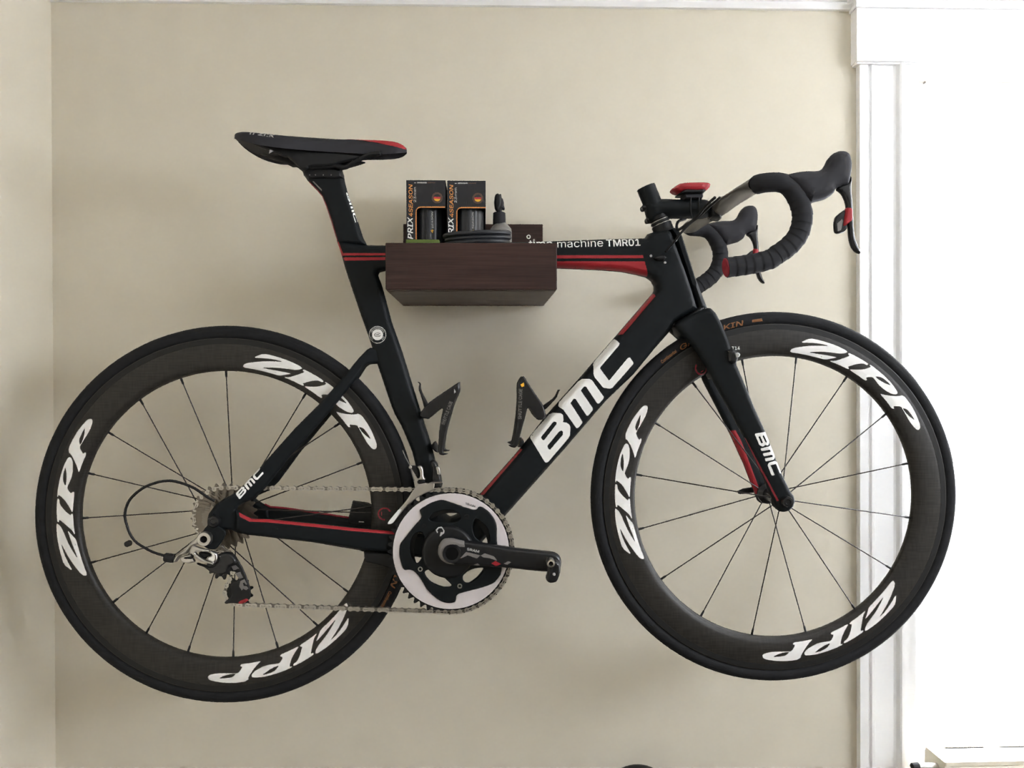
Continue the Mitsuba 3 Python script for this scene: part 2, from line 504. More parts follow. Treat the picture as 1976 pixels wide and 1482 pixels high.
X_HEAD0 = float(at([(1653.5, 70)], -0.03)[0, 0])
crown = [(0, Z_CROWN), (-0.010, Z_CROWN), (-0.013, Z_CROWN + 0.010), (-0.013, Z_CROWN + 0.014)] + [(-0.016 - 0.048 * (1 - math.cos(t)), Z_CROWN + 0.016 + 0.055 * math.sin(t)) for t in np.linspace(0, 1.5, 7)] + [(-0.068, Z_CEIL - 0.008), (-0.068, Z_CEIL + 0.001), (0, Z_CEIL + 0.001)]
structure('trim_1', strip_x(crown, XL, X_HEAD0 + 0.004), 'm_trim', label='white crown moulding along the top of the back wall')
lc = join(strip_x(crown, YF, 0.0))
v = np.array(lc.vertices); lc.vertices = np.stack([XL - v[:, 1], v[:, 0], v[:, 2]], 1); lc.fix_normals()
structure('trim_2', lc, 'm_trim', label='white crown moulding along the top of the left wall')

# window in the back wall, cut by the right edge of the frame
c0, c1 = X_CAS0, X_CAS1
cw = c1 - c0
def casing_profile(c0, s):
    pr = [(0, 0), (0, -0.018), (0.018, -0.018), (0.020, -0.0145), (0.023, -0.0145), (0.025, -0.0195), (0.031, -0.0195), (0.033, -0.016), (0.073, -0.016), (0.078, -0.0175), (0.083, -0.0235), (0.087, -0.0255), (0.093, -0.0255), (0.095, -0.0215), (cw, -0.0215), (cw, 0)]
    return [(c0 + s * x, y) for x, y in pr]
structure('window_1__casing', strip_z(casing_profile(c0, 1), 0.45, Z_HEAD0), 'm_trim')
labels['window_1__casing'] = {'label': 'fluted white side casing of the window'}
structure('window_1__casing', strip_z(casing_profile(X_OPEN1 + 0.012 + cw, -1), 0.45, Z_HEAD0), 'm_trim')
labels['window_1__casing_001'] = {}
xh1 = X_OPEN1 + 0.02 + cw
structure('window_1__header', join(boxm(X_HEAD0, xh1, -0.030, 0, Z_HEAD0, Z_HEAD1), boxm(X_HEAD0 + 0.003, xh1, -0.024, 0, Z_HEAD0 - 0.004, Z_HEAD0), boxm(X_HEAD0 - 0.004, xh1 + 0.012, -0.036, 0, Z_HEAD1, Z_HEAD1 + 0.016), boxm(X_HEAD0 - 0.014, xh1 + 0.022, -0.060, 0, Z_HEAD1 + 0.016, Z_CEIL)), 'm_trim')
labels['window_1__header'] = {}
structure('window_1__jamb', join(boxm(X_OPEN0 - 0.012, X_OPEN0, -0.006, WT, Z_SILL, Z_HEAD0), boxm(X_OPEN1, X_OPEN1 + 0.012, -0.006, WT, Z_SILL, Z_HEAD0), boxm(X_OPEN0 - 0.012, X_OPEN1 + 0.012, 0.0, WT, Z_HEAD0, Z_HEAD0 + 0.012)), 'm_trim')
labels['window_1__jamb'] = {}
structure('window_1__sill', boxm(X_CAS0 - 0.02, X_OPEN1 + cw + 0.03, -0.035, WT, Z_SILL - 0.03, Z_SILL), 'm_trim')
labels['window_1__sill'] = {}
zm = (Z_SILL + Z_HEAD0) / 2 - 0.05
for nm, za, zb, yy in (('sash', Z_SILL, zm + 0.02, 0.055), ('sash', zm - 0.02, Z_HEAD0, 0.095)):
    k = structure('window_1__sash', join(boxm(X_OPEN0, X_OPEN0 + 0.045, yy, yy + 0.035, za, zb), boxm(X_OPEN1 - 0.045, X_OPEN1, yy, yy + 0.035, za, zb), boxm(X_OPEN0 + 0.045, X_OPEN1 - 0.045, yy, yy + 0.035, za, za + 0.045), boxm(X_OPEN0 + 0.045, X_OPEN1 - 0.045, yy, yy + 0.035, zb - 0.045, zb)), 'm_trim')
    labels[k] = {}
    g = trimesh.Trimesh([(X_OPEN0 + 0.04, yy + 0.018, za + 0.04), (X_OPEN1 - 0.04, yy + 0.018, za + 0.04), (X_OPEN1 - 0.04, yy + 0.018, zb - 0.04), (X_OPEN0 + 0.04, yy + 0.018, zb - 0.04)], [(0, 1, 2), (0, 2, 3)], process=False)
    k = structure('window_1__pane', g, 'm_glass')
    labels[k] = {}
labels['window_1'] = {'kind': 'structure', 'label': 'bright window with fluted white casing at the right edge of the photo'}
hk = at([(1783.5, 147)], 0.090)[0]
add('window_1__hook', join(boxm(hk[0], hk[0] + 0.0022, 0.088, 0.096, hk[2] - 0.016, hk[2] + 0.007), boxm(hk[0], hk[0] + 0.013, 0.088, 0.096, hk[2] + 0.005, hk[2] + 0.009)), 'm_grey', False)
# window in the right wall (outside the frame): frame bars and panes
bars = [boxm(XR + 0.02, XR + 0.08, WY0, WY0 + 0.05, WZ0, WZ1), boxm(XR + 0.02, XR + 0.08, WY1 - 0.05, WY1, WZ0, WZ1), boxm(XR + 0.02, XR + 0.08, (WY0 + WY1) / 2 - 0.04, (WY0 + WY1) / 2 + 0.04, WZ0, WZ1), boxm(XR + 0.02, XR + 0.08, WY0, WY1, WZ0, WZ0 + 0.05), boxm(XR + 0.02, XR + 0.08, WY0, WY1, WZ1 - 0.05, WZ1)]
structure('window_2', join(*bars), 'm_trim', label='white window frame in the right wall, outside the photo')
for y0, y1 in ((WY0 + 0.05, (WY0 + WY1) / 2 - 0.04), ((WY0 + WY1) / 2 + 0.04, WY1 - 0.05)):
    k = structure('window_2__pane', trimesh.Trimesh([(XR + 0.05, y0, WZ0 + 0.05), (XR + 0.05, y1, WZ0 + 0.05), (XR + 0.05, y1, WZ1 - 0.05), (XR + 0.05, y0, WZ1 - 0.05)], [(0, 1, 2), (0, 2, 3)], process=False), 'm_glass')
    labels[k] = {}

# ------------------------------------------------------------------ the bicycle: wheels
YB = -(1.81 - 1.546)
K = 'road_bike'
thing(K, 'matte black and red road bicycle with deep white-lettered wheels, hung on the wall shelf', 'bicycle')
RW = at([(439.5, 992)], YB)[0][[0, 2]]
FWH = at([(1493.5, 957.5)], YB)[0][[0, 2]]
RO = 0.337
RIM_R = [0.2562, 0.2568, 0.2585, 0.262, 0.268, 0.278, 0.290, 0.2985, 0.3025, 0.304, 0.3135, 0.3148]
RIM_W = [0.0, 0.0035, 0.0068, 0.0098, 0.0120, 0.0133, 0.0134, 0.0129, 0.0124, 0.0119, 0.0119, 0.0112]


def rim_half(r):
    return np.interp(r, RIM_R, RIM_W)


TC, TRAD = 0.3245, 0.0126


def tyre_half(r):
    return np.sqrt(np.clip(TRAD ** 2 - (r - TC) ** 2, 1e-8, None))


glyph_px = {
    'Z': ([(310, 305), (405, 262), (520, 288), (650, 330), (770, 390), (735, 408), (680, 410), (600, 398), (500, 391), (385, 396), (480, 412), (580, 428), (668, 447), (610, 456), (555, 468), (440, 437), (330, 412), (215, 395), (235, 358), (370, 338), (480, 333), (590, 338), (520, 318), (430, 307)], []),
    'I': ([(775, 402), (870, 450), (962, 507), (948, 522), (905, 503), (835, 512), (765, 535), (778, 545), (772, 560), (680, 515), (588, 478), (645, 480), (720, 455), (785, 430), (765, 415)], []),
    'P': ([(985, 520), (1040, 560), (1110, 620), (1180, 690), (1232, 765), (1240, 790), (1222, 803), (1180, 795), (1110, 755), (1060, 710), (1020, 655), (1000, 634), (950, 634), (940, 645), (950, 660), (935, 670), (860, 615), (775, 560), (840, 564), (910, 562), (970, 545), (985, 532), (968, 520)], [(1020, 627), (1080, 634), (1130, 667), (1180, 718), (1110, 690), (1060, 660)]),
    'P2': ([(1262, 803), (1310, 822), (1360, 890), (1410, 975), (1450, 1075), (1458, 1118), (1440, 1142), (1415, 1135), (1370, 1085), (1325, 1010), (1290, 945), (1270, 915), (1203, 912), (1205, 925), (1210, 935), (1190, 938), (1140, 870), (1070, 790), (1110, 803), (1170, 814), (1240, 817), (1275, 812)], [(1285, 930), (1330, 942), (1370, 992), (1405, 1050), (1350, 1010), (1310, 970)]),
}
GL = {}
for k, (o, hgt) in glyph_px.items():
    def pol(pts):
        p = cr(CZ, chk(pts) if k in ('P', 'P2') else chk(pts, 1)) - np.array([1493.5 + 3.8, 957.5 + 1.5])
        p[:, 0] *= 354.5 / 349.5
        p = p * (RO / 354.5) / 1.0086
        return np.stack([np.arctan2(-p[:, 1], p[:, 0]) * 0.30, np.hypot(p[:, 0], p[:, 1])], 1)     # (angle * 0.30 m, radius)
    GL[k] = Polygon(pol(o), [pol(hgt)] if hgt else []).buffer(0)


def polar_decal(poly, c, rot, half, eps=0.0004):
    out = []
    for g in getattr(poly, 'geoms', [poly]):
        p, t, e = fill(g, 0.002, [], 0.004)
        a, r = p[:, 0] / 0.30 + rot, p[:, 1]
        out.append(trimesh.Trimesh(np.stack([c[0] + r * np.cos(a), YB - half(r) - eps, c[1] + r * np.sin(a)], 1), t, process=False))
    return join(*out)


def polar_text(text, c, a0, a1, r0, height, half, bold=False, shear=0.0, eps=0.0004):
    """Lettering along the wheel from angle a0 clockwise to a1 (degrees), tops outward."""
    w = text_width(text, height, bold)
    L = abs(math.radians(a0 - a1)) * r0
    p, f = text2d(text, height, bold, shear, L / w)
    a, r = math.radians(a0) - p[:, 0] / r0, r0 + p[:, 1]
    return trimesh.Trimesh(np.stack([c[0] + r * np.cos(a), YB - half(r) - eps, c[1] + r * np.sin(a)], 1), f, process=False)


def wheel(name, c, rot, spokes, hub_y, hub_r):
    W = f'{K}__{name}'
    rim = list(zip(RIM_R, [-w for w in RIM_W])) + [(RIM_R[-1], RIM_W[-1])] + list(zip(RIM_R[::-1], RIM_W[::-1]))[1:-1]
    add(W + '__rim', lathe_y(rim, c[0], c[1], YB, 240), 'm_carbon', 35)
    for sd in (-1, 1):
        add(W + '__brake_track', lathe_y([(0.3042, sd * 0.0116), (0.3044, sd * 0.0122), (0.3132, sd * 0.0122), (0.3134, sd * 0.0116)], c[0], c[1], YB, 200), 'm_track', 40)
    a = np.linspace(-2.45, 2.45, 19)
    prof = [(TC + TRAD * math.cos(t), TRAD * math.sin(t)) for t in a]
    prof = [(0.3125, -0.0096)] + prof + [(0.3125, 0.0096)]
    add(W + '__tyre', lathe_y(prof, c[0], c[1], YB, 240), 'm_tyre', 50)
    for k in range(3):
        for gname in ('Z', 'I', 'P', 'P2'):
            add(W + '__rim_letter', polar_decal(GL[gname], c, math.radians(rot - 120 * k), rim_half), 'm_white', False)
    for ang, off, side in spokes:
        t = math.radians(ang)
        d, n = np.array([math.cos(t), math.sin(t)]), np.array([-math.sin(t), math.cos(t)])
        p0 = c + d * 0.2570
        inner = c + n * off
        dirv = p0 - inner
        L = np.linalg.norm(dirv); dirv /= L
        p1 = inner + dirv * (hub_r if abs(off) < 0.012 else 0.004)
        A, B = np.array([p0[0], YB, p0[1]]), np.array([p1[0], YB + side * hub_y, p1[1]])
        u = (B - A) / np.linalg.norm(B - A)
        add(W + '__spoke', tube([A + u * 0.004, A + (B - A) * 0.5, B], 0.00105, 6), 'm_spoke', True)
        add(W + '__nipple', tube([A - u * 0.001, A + u * 0.010, A + u * 0.012], [0.0021, 0.0020, 0.0012], 8), 'm_black', 40)
    return W


front_sp = [(13.2 + 22.5 * k, 0.0, 1 if k % 2 == 0 else -1) for k in range(16)]
Wf = wheel('front_wheel', FWH, 0.0, front_sp, 0.037, 0.016)
px2m = 0.337 / 360
offs = {1: 2, 2: -5, 3: 36, 4: -6, 5: -7, 6: -5, 7: 20, 8: -2, 9: -27, 10: 2, 11: 4, 12: 5, 13: -38, 14: 10, 15: -22, 16: -22, 17: 0, 18: 31, 19: -2, 20: 4}
rear_sp = [(90.4 + 18.15 * (k - 1) if k < 20 else 0.0, offs[k] * px2m * 0.9, -0.6 if abs(offs[k]) > 15 else 1) for k in range(1, 21)]
Wr = wheel('rear_wheel', RW, -1.2, rear_sp, 0.036, 0.024)
# hubs
add(Wf + '__hub', lathe_y([(0.009, -0.048), (0.009, -0.041), (0.019, -0.039), (0.019, -0.034), (0.012, -0.028), (0.0115, 0.028), (0.019, 0.034), (0.019, 0.039), (0.009, 0.041), (0.009, 0.048), (0.004, 0.048), (0.004, -0.048)], FWH[0], FWH[1], YB, 48), 'm_black_gloss', 40)
add(Wr + '__hub', lathe_y([(0.009, -0.060), (0.017, -0.058), (0.017, -0.022), (0.024, -0.021), (0.024, -0.017), (0.014, -0.012), (0.014, 0.028), (0.022, 0.034), (0.022, 0.038), (0.010, 0.041), (0.009, 0.062), (0.004, 0.062), (0.004, -0.060)], RW[0], RW[1], YB, 48), 'm_black', 40)
# tyre print
add(Wf + '__tyre_print', polar_text('Continental', FWH, 130.6, 124.4, 0.3195, 0.0058, tyre_half, True), 'm_tyre_print', False)
gs, ge = 122.4, 99.8
add(Wf + '__tyre_print', polar_text('GATORSKIN', FWH, gs + 1.0, ge + 1.2, 0.3175, 0.0090, tyre_half, True, 0.25), 'm_tyre_print', False)
add(Wf + '__tyre_print', polar_decal(Polygon([(math.radians(97.8) * 0.3, 0.320), (math.radians(94.4) * 0.3, 0.320), (math.radians(94.6) * 0.3, 0.3255), (math.radians(97.8) * 0.3, 0.3245)]), FWH, 0, tyre_half), 'm_tyre_print', False)
add(Wr + '__tyre_print', polar_text('Continental', RW, -25.5, -31.5, 0.3195, 0.0058, tyre_half, True), 'm_tyre_print', False)
add(Wr + '__tyre_print', polar_text('GATORSKIN', RW, -1, -23.8, 0.3175, 0.0095, tyre_half, True, 0.25), 'm_tyre_print', False)
for W, c, a, r in ((Wf, FWH, 120.4, 0.271), (Wr, RW, 0.0, 0.281)):
    a = math.radians(a) * 0.3
    P_ = Point(a, r)
    lsh = P_.buffer(0.0125, 16).difference(P_.buffer(0.0095, 16)).difference(sbox(a - 0.02, r + 0.001, a + 0.004, r + 0.02))
    lsh = unary_union([lsh, sbox(a - 0.003, r - 0.0062, a + 0.004, r - 0.0045)])
    add(W + '__rim_logo', polar_decal(lsh, c, 0, rim_half), 'm_red_dark', False)
mg = at([(247.5, 1049)], YB - 0.012)[0]
add(Wr + '__spoke_magnet', disc_y(mg[0], mg[2], 0.0052, mg[1] - 0.006, mg[1] + 0.006, 20), 'm_black', 40)
# valves point to the hub
# ------------------------------------------------------------------ frame
FY = YB - 0.014
seat_o = [(647.6, 462), (676, 466), (706, 471), (743, 471.5), (1054, 464), (1168, 459.8), (1246, 458.2), (1251.5, 450), (1263, 446), (1287, 440), (1296, 446), (1308, 478), (1322, 517), (1336, 558), (1348, 597), (1335, 604), (1321, 612), (1301.8, 624), (1300.6, 629.3), (1291.5, 642.4), (1263.2, 674.8), (1222.7, 724), (1171, 773), (1093.4, 863.5), (1078.8, 880), (976, 995.8), (925, 1053), (915, 1082), (900, 1102), (872, 1110), (846, 1103), (830, 1085), (824, 1050), (818, 990), (809, 940), (800.4, 897.6), (794.3, 873), (782.2, 843), (772, 820.6), (760, 799.4), (753.9, 784), (740, 743), (726.5, 703), (713.4, 660.7), (692, 600), (665, 520), (656.5, 489)]
hole = [(730, 524.5), (743, 520.5), (760, 518), (900, 516), (1075, 516.3), (1121.5, 518), (1172, 520.6), (1202.4, 523.4), (1228.7, 528.5), (1250, 534), (1260, 541), (1264.8, 550.3), (1265.2, 558.4), (1262, 564.5), (1192.3, 645.5), (1121.5, 727.5), (1086.9, 766.3), (1052.9, 804.6), (1023.7, 842.4), (991, 882), (929.4, 951.3), (890, 990), (868, 1000), (855, 990), (848, 930), (838, 883), (830.8, 855), (817.6, 814.6), (808.5, 786), (794, 739.7), (776, 681), (754.4, 620), (744, 580), (735, 548), (728, 530)]
anch = np.array([(690, 500), (720, 600), (765, 740), (815, 900), (800, 490), (1000, 490), (1200, 490), (1290, 480), (1300, 560), (1240, 640), (1100, 800), (960, 970), (872, 1060)], float)
anch_h = np.array([0.014, 0.0135, 0.0135, 0.018, 0.016, 0.019, 0.021, 0.024, 0.026, 0.026, 0.027, 0.030, 0.033])
anch_w = xz(anch, FY)


def frame_h(p):
    d = ((p[:, None, :] - anch_w[None]) ** 2).sum(-1) + 1e-4
    w = d ** -2
    return (w * anch_h).sum(1) / w.sum(1)


frame = Body(Polygon(xz(seat_o, FY), [xz(hole, FY)]).buffer(0.0035).buffer(-0.007).buffer(0.0035), YB, frame_h, 0.011, 0.0035, 0.010)
FRM = K + '__frame'
add(FRM + '__main_triangle', frame.mesh(), 'm_frame', 50)


def yline(x0, y0, x1, y1, Yx=None):
    """A function of (x, z) points that runs linearly in x between two photograph columns."""
    a, b = at([(x0, 800)], YB)[0, 0], at([(x1, 800)], YB)[0, 0]
    return lambda p: np.interp(p[:, 0], [min(a, b), max(a, b)], [y0, y1] if a < b else [y1, y0])


def pxz(pts, f):
    """(x, z) of photograph points on the surface y = f(x, z)."""
    q = xz(pts, YB)
    for _ in range(4):
        q = xz(pts, f(q))
    return q


ss_px = [(714.5, 671), (708, 675), (701, 682), (691, 692.6), (652.6, 739), (616, 779.7), (569.6, 826), (502.8, 901), (456.8, 949.8), (432, 962), (414, 976), (403, 992), (400, 1006), (402, 1022), (412, 1030), (430, 1021), (446, 1022), (462, 1029), (474, 1031), (490, 1020), (487, 1001), (474, 995), (463, 989), (457, 982), (463, 974), (490, 962), (511.5, 942.7), (561, 880), (638.4, 793), (672, 750), (691, 727), (704, 708), (712, 702.8), (733, 701.5), (748, 698), (740, 672)]
cs_px = [(455, 983), (463, 988.5), (475, 995), (487, 1000.2), (519.6, 1001.2), (620, 1011), (680, 1017.5), (762, 1024.7), (830, 1030), (845, 1060), (838, 1080), (790, 1072), (753.5, 1065), (704.5, 1061.5), (620, 1048), (540, 1039), (473, 1031), (455, 1020)]
fs, fc = yline(440, YB - 0.069, 735, YB - 0.004), yline(450, YB - 0.069, 830, YB - 0.022)
ss = Body(pxz(ss_px, fs), fs, 0.0065, 0.006, 0.003)
cs = Body(pxz(cs_px, fc), fc, 0.0085, 0.007, 0.003)
add(FRM + '__seat_stay', ss.mesh(), 'm_frame', 50)
add(FRM + '__chain_stay', cs.mesh(), 'm_frame', 50)
fs2, fc2 = (lambda p: 2 * YB - fs(p)), (lambda p: 2 * YB - fc(p))
add(FRM + '__seat_stay', Body(pxz(ss_px, fs), fs2, 0.0065, 0.006, 0.004).mesh(), 'm_frame', 50)
cs2 = Body(pxz(cs_px, fc), fc2, 0.0085, 0.007, 0.004)
add(FRM + '__chain_stay', cs2.mesh(), 'm_frame', 50)
# red pinstripes and panels
def fdec(pts, m='m_red', key='stripe', body=None, eps=0.001):
    b = body or frame
    q = xz(pts, FY - 0.004) if b is frame else pxz(pts, b.Y)
    return add(FRM + '__' + key, b.decal(Polygon(q), eps), m, False)
fdec([(648, 463), (651.5, 464), (661, 487.5), (743, 487.8), (1075, 493), (1240, 493.2), (1241, 498.8), (1075, 499.2), (743, 492.6), (657.5, 492.6)])
fdec([(660, 496), (743, 495.6), (900, 499), (1075, 504.4), (1243, 505), (1250.5, 533), (1228.7, 528), (1202.4, 523), (1172, 520.2), (1121.5, 517.7), (1075, 516), (900, 508), (743, 501.6), (664, 502.4)])
fdec([(1262, 564.5), (1263.8, 572), (1201, 645.8), (1191.5, 646)])
fdec([(1004, 866.5), (1008.5, 867), (934, 953.5), (926, 956)])
fdec([(462, 988), (468, 989), (487, 1000.5), (519.6, 1001.5), (620, 1011.5), (680, 1018), (762, 1025), (762, 1029.5), (680, 1023), (620, 1016.5), (520, 1006.5), (484, 1005), (466, 996)], body=cs, eps=0.0006)
edge = [tuple(p) for p in pxz([(462, 988), (475, 995), (487, 1000.2), (519.6, 1001.2), (620, 1011), (680, 1017.5), (762, 1024.7)], fc)]
far_edge = np.array(edge)
add(FRM + '__stripe', tube(np.stack([far_edge[1:, 0], fc2(far_edge[1:]) - 0.001, far_edge[1:, 1] + 0.0010], 1), 0.0020, 8), 'm_red_dark', True)

# lettering on the down tube, seat stay, fork and seat post: three angular letters traced once
BMC = [([(535, 968), (625, 970), (655, 990), (662, 1045), (655, 1078), (700, 1084), (735, 1110), (745, 1150), (738, 1235), (718, 1272), (480, 1550), (450, 1560), (436, 1548), (271, 1275), (275, 1250), (500, 985)], [[(555, 1068), (578, 1080), (580, 1100), (430, 1293), (412, 1290), (395, 1260), (400, 1248), (535, 1080)], [(640, 1178), (655, 1192), (655, 1228), (505, 1403), (487, 1400), (470, 1370), (474, 1355), (610, 1188)]]),
       ([(890, 562), (970, 562), (1000, 577), (1140, 775), (1137, 798), (1085, 858), (1062, 853), (930, 655), (905, 655), (868, 700), (1010, 912), (1010, 933), (955, 1003), (935, 998), (805, 800), (785, 797), (745, 850), (885, 1070), (885, 1090), (835, 1148), (815, 1148), (660, 930), (640, 915), (612, 900), (605, 880), (620, 842), (850, 590)], []),
       ([(1285, 85), (1330, 140), (1322, 165), (1100, 425), (1100, 440), (1200, 578), (1210, 578), (1430, 312), (1455, 308), (1495, 370), (1490, 390), (1245, 668), (1215, 680), (1135, 668), (1030, 540), (1018, 500), (1025, 390), (1045, 350), (1270, 92)], [])]
E0, E1, E2 = np.array([275, 1255.0]), np.array([1290, 85.0]), np.array([445, 1560.0])      # lettering box: origin, along, down


def bmc_uv(p):
    p = np.asarray(p, float)
    M = np.array([E1 - E0, E2 - E0]).T
    return (np.linalg.inv(M) @ (p - E0).T).T


for o, hs in BMC:
    fp = lambda q: xz(cr(C6, q), FY - 0.012)
    add(FRM + '__letter', frame.decal(Polygon(fp(o), [fp(h) for h in hs]).buffer(-0.0008).buffer(0.0008), 0.0009), 'm_white', False)


def bmc_on(body, origin, along, down, key, m='m_white', Y=None, eps=0.0005):
    o, a, d = (np.array(v, float) for v in (origin, along, down))
    out = []
    for ol, hs in BMC:
        def mp(q):
            uv = bmc_uv(q)
            px = o + uv[:, :1] * (a - o) + uv[:, 1:] * (d - o)
            return pxz(px, body.Y) if callable(body.Y) else xz(px, body.Y if Y is None else Y)
        out.append(body.decal(Polygon(mp(ol), [mp(h) for h in hs]), eps, 0.002))
    add(key, join(*out), m, False)


bmc_on(ss, (456.8, 951), (502, 902), (464, 962), FRM + '__lettering')
# top tube lettering: 'timemachine TMR01'
ttf = lambda q: frame.front(q, 0.0009)
P2 = lambda x, y, Y=None: xz([(x, y)], FY - 0.012 if Y is None else Y)[0]
add(FRM + '__lettering', text_between(ttf, 'time', P2(1021, 477.5), P2(1067, 477), 0.0160, True), 'm_white', False)
add(FRM + '__lettering', text_between(ttf, 'machine', P2(1074.5, 476.8), P2(1164.5, 474.8), 0.0140), 'm_white', False)
add(FRM + '__lettering', text_between(ttf, 'TMR01', P2(1170, 474.8), P2(1236.5, 473.2), 0.0128, True), 'm_white', False)
# round sticker on the seat tube
sc = P2(728.5, 646, FY)
pt = Point(*sc)
def annulus(r0, r1):
    return pt.buffer(r1, 24).difference(pt.buffer(r0, 24)) if r0 else pt.buffer(r1, 24)
add(FRM + '__sticker', frame.decal(unary_union([annulus(0.0145, 0.0153), annulus(0, 0.0098)]), 0.0006, 0.003), 'm_white', False, label='round white sticker on the seat tube')
ticks = [frame.decal(shapely.affinity.rotate(sbox(sc[0] - 0.0008, sc[1] + 0.0108, sc[0] + 0.0006, sc[1] + 0.0134), a, origin=(sc[0], sc[1])), 0.0006, 0.002) for a in list(range(-66, 67, 11)) + [110, 122, 134, 226, 238, 250]]
add(FRM + '__sticker_text', join(*ticks), 'm_grey_light', False)
sw = pt.buffer(0.0062, 16).difference(pt.buffer(0.0044, 16))
sw = shapely.affinity.scale(sw, 1.0, 0.62).difference(sbox(sc[0] + 0.001, sc[1] - 0.001, sc[0] + 0.01, sc[1] + 0.0015))
add(FRM + '__sticker_text', frame.decal(unary_union([sw, shapely.affinity.scale(pt.buffer(0.002), 1.6, 0.6)]), 0.0009, 0.002), 'm_grey', False)
# bolts on the head tube and cable stop
for bx, by in ((1256.5, 493.5), (1283.5, 506.5)):
    q = P2(bx, by)
    y = frame.front(q[None])[0, 1]
    add(FRM + '__bolt', lathe_y([(1e-5, y - 0.0016), (0.0012, y - 0.0012), (0.0018, y - 0.0016), (0.0024, y - 0.001), (0.0024, y + 0.001)], q[0], q[1], 0, 16, False), 'm_grey_light', 40)
q = xz([(1262, 497), (1270, 492), (1284, 491), (1289, 497), (1282, 503), (1268, 502)], FY - 0.02)
add(FRM + '__cable_stop', Body(q, FY - 0.012, 0.006, 0.004, 0.0015).mesh(), 'm_black', 40)

# ------------------------------------------------------------------ fork
FK = K + '__fork'
crown_px = [(1301.8, 626.8), (1320.7, 613.5), (1348, 600.5), (1366, 593.5), (1371, 594), (1380, 603), (1390.6, 622), (1405.7, 657), (1411, 676), (1421, 705), (1430, 725), (1375, 736), (1367.8, 719.4), (1349.6, 689), (1336, 669.3), (1326, 657), (1310, 652), (1306, 643)]
crown_b = Body(Polygon(xz(crown_px, YB - 0.030)).buffer(-0.003), YB, 0.031, 0.011, 0.003)
near_px = [(1306, 638), (1320.7, 651), (1336, 669.3), (1349.6, 689), (1367.8, 719.4), (1377, 739), (1402.7, 785), (1434, 842), (1465, 905), (1491.6, 970), (1496, 981), (1503, 986.5), (1512, 988), (1522, 985.5), (1530, 978), (1533.5, 967), (1531, 957), (1524.6, 948), (1506.7, 912), (1476.3, 833), (1454.3, 785), (1442, 754), (1421, 705), (1411, 676), (1405.7, 657), (1390.6, 622), (1380, 603.5), (1371, 595), (1366, 594), (1348, 601), (1320.7, 614), (1303, 627)]
yleg = yline(1330, YB - 0.030, 1515, YB - 0.056)
leg = Body(pxz(near_px, yleg), yleg, lambda p: np.interp(p[:, 1], [FWH[1], FWH[1] + 0.30], [0.008, 0.010]), 0.009, 0.003)
# crown between the legs only above the tyre
add(FK + '__crown', crown_b.mesh(), 'm_frame', 50)
add(FK + '__leg', leg.mesh(), 'm_frame', 50)
far = Body(pxz(near_px, yleg), lambda p: 2 * YB - yleg(p), lambda p: np.interp(p[:, 1], [FWH[1], FWH[1] + 0.30], [0.008, 0.010]), 0.009, 0.003)
add(FK + '__leg', far.mesh(), 'm_frame', 50)
nose = Body(xz([(1289, 437), (1304, 437.5), (1313, 444), (1318.5, 453), (1324, 470), (1344, 533), (1367, 593), (1358, 600), (1347, 601), (1324, 524), (1301, 455)], YB - 0.012), YB, 0.017, 0.014, 0.003)
add(FK + '__external_steerer', nose.mesh(), 'm_frame', 50)
add(FK + '__headset', Body(xz([(1304, 619), (1350, 590), (1362, 592), (1352, 608), (1306, 634)], YB - 0.012), YB, 0.017, 0.006, 0.003).mesh(), 'm_black', 45)
# red panels on the inner rear edge of the far leg, thin red line on the near leg
fr = lambda pts: pxz(pts, lambda p: 2 * YB - yleg(p) - 0.008)
add(FK + '__stripe', far.decal(Polygon(fr([(1403.4, 832), (1419, 830), (1430, 850), (1466, 945), (1461, 954), (1452, 952)])), 0.0006), 'm_red', False)
add(FK + '__stripe', leg.decal(Polygon(pxz([(1433.5, 842), (1437.5, 846), (1500, 965), (1496, 966)], yleg)), 0.0006, 0.002), 'm_red_dark', False)
bmc_on(leg, (1474.5, 833.5), (1507, 912), (1454, 836), FK + '__lettering')
q = xz([(1384.5, 676.5)], YB - 0.05)[0]
add(FK + '__bolt', disc_y(q[0], q[1], 0.0027, YB - 0.0425, YB - 0.03, 16), 'm_grey_light', 40)
# front brake peeping out of the fork
bk = xz([(1400, 676), (1412, 672), (1421, 678), (1424, 690), (1420, 702), (1411, 704), (1403, 698)], YB - 0.045)
add(K + '__front_brake__arm', Body(bk, YB - 0.045, 0.010, 0.006, 0.002).mesh(), 'm_black_gloss', 45)
bk = xz([(1414, 682), (1421, 680), (1425, 684), (1423, 689), (1417, 691)], YB - 0.045)
add(K + '__front_brake__cam', Body(bk, YB - 0.055, 0.004, 0.002, 0.0015).mesh(), 'm_chrome', 45)
q = xz([(1411, 675.5), (1427, 675.0)], YB - 0.012)
add(K + '__front_brake__lettering', text_between(flat_front(YB - 0.0145), 'T14', q[0], q[1], 0.006, True), 'm_white', False)
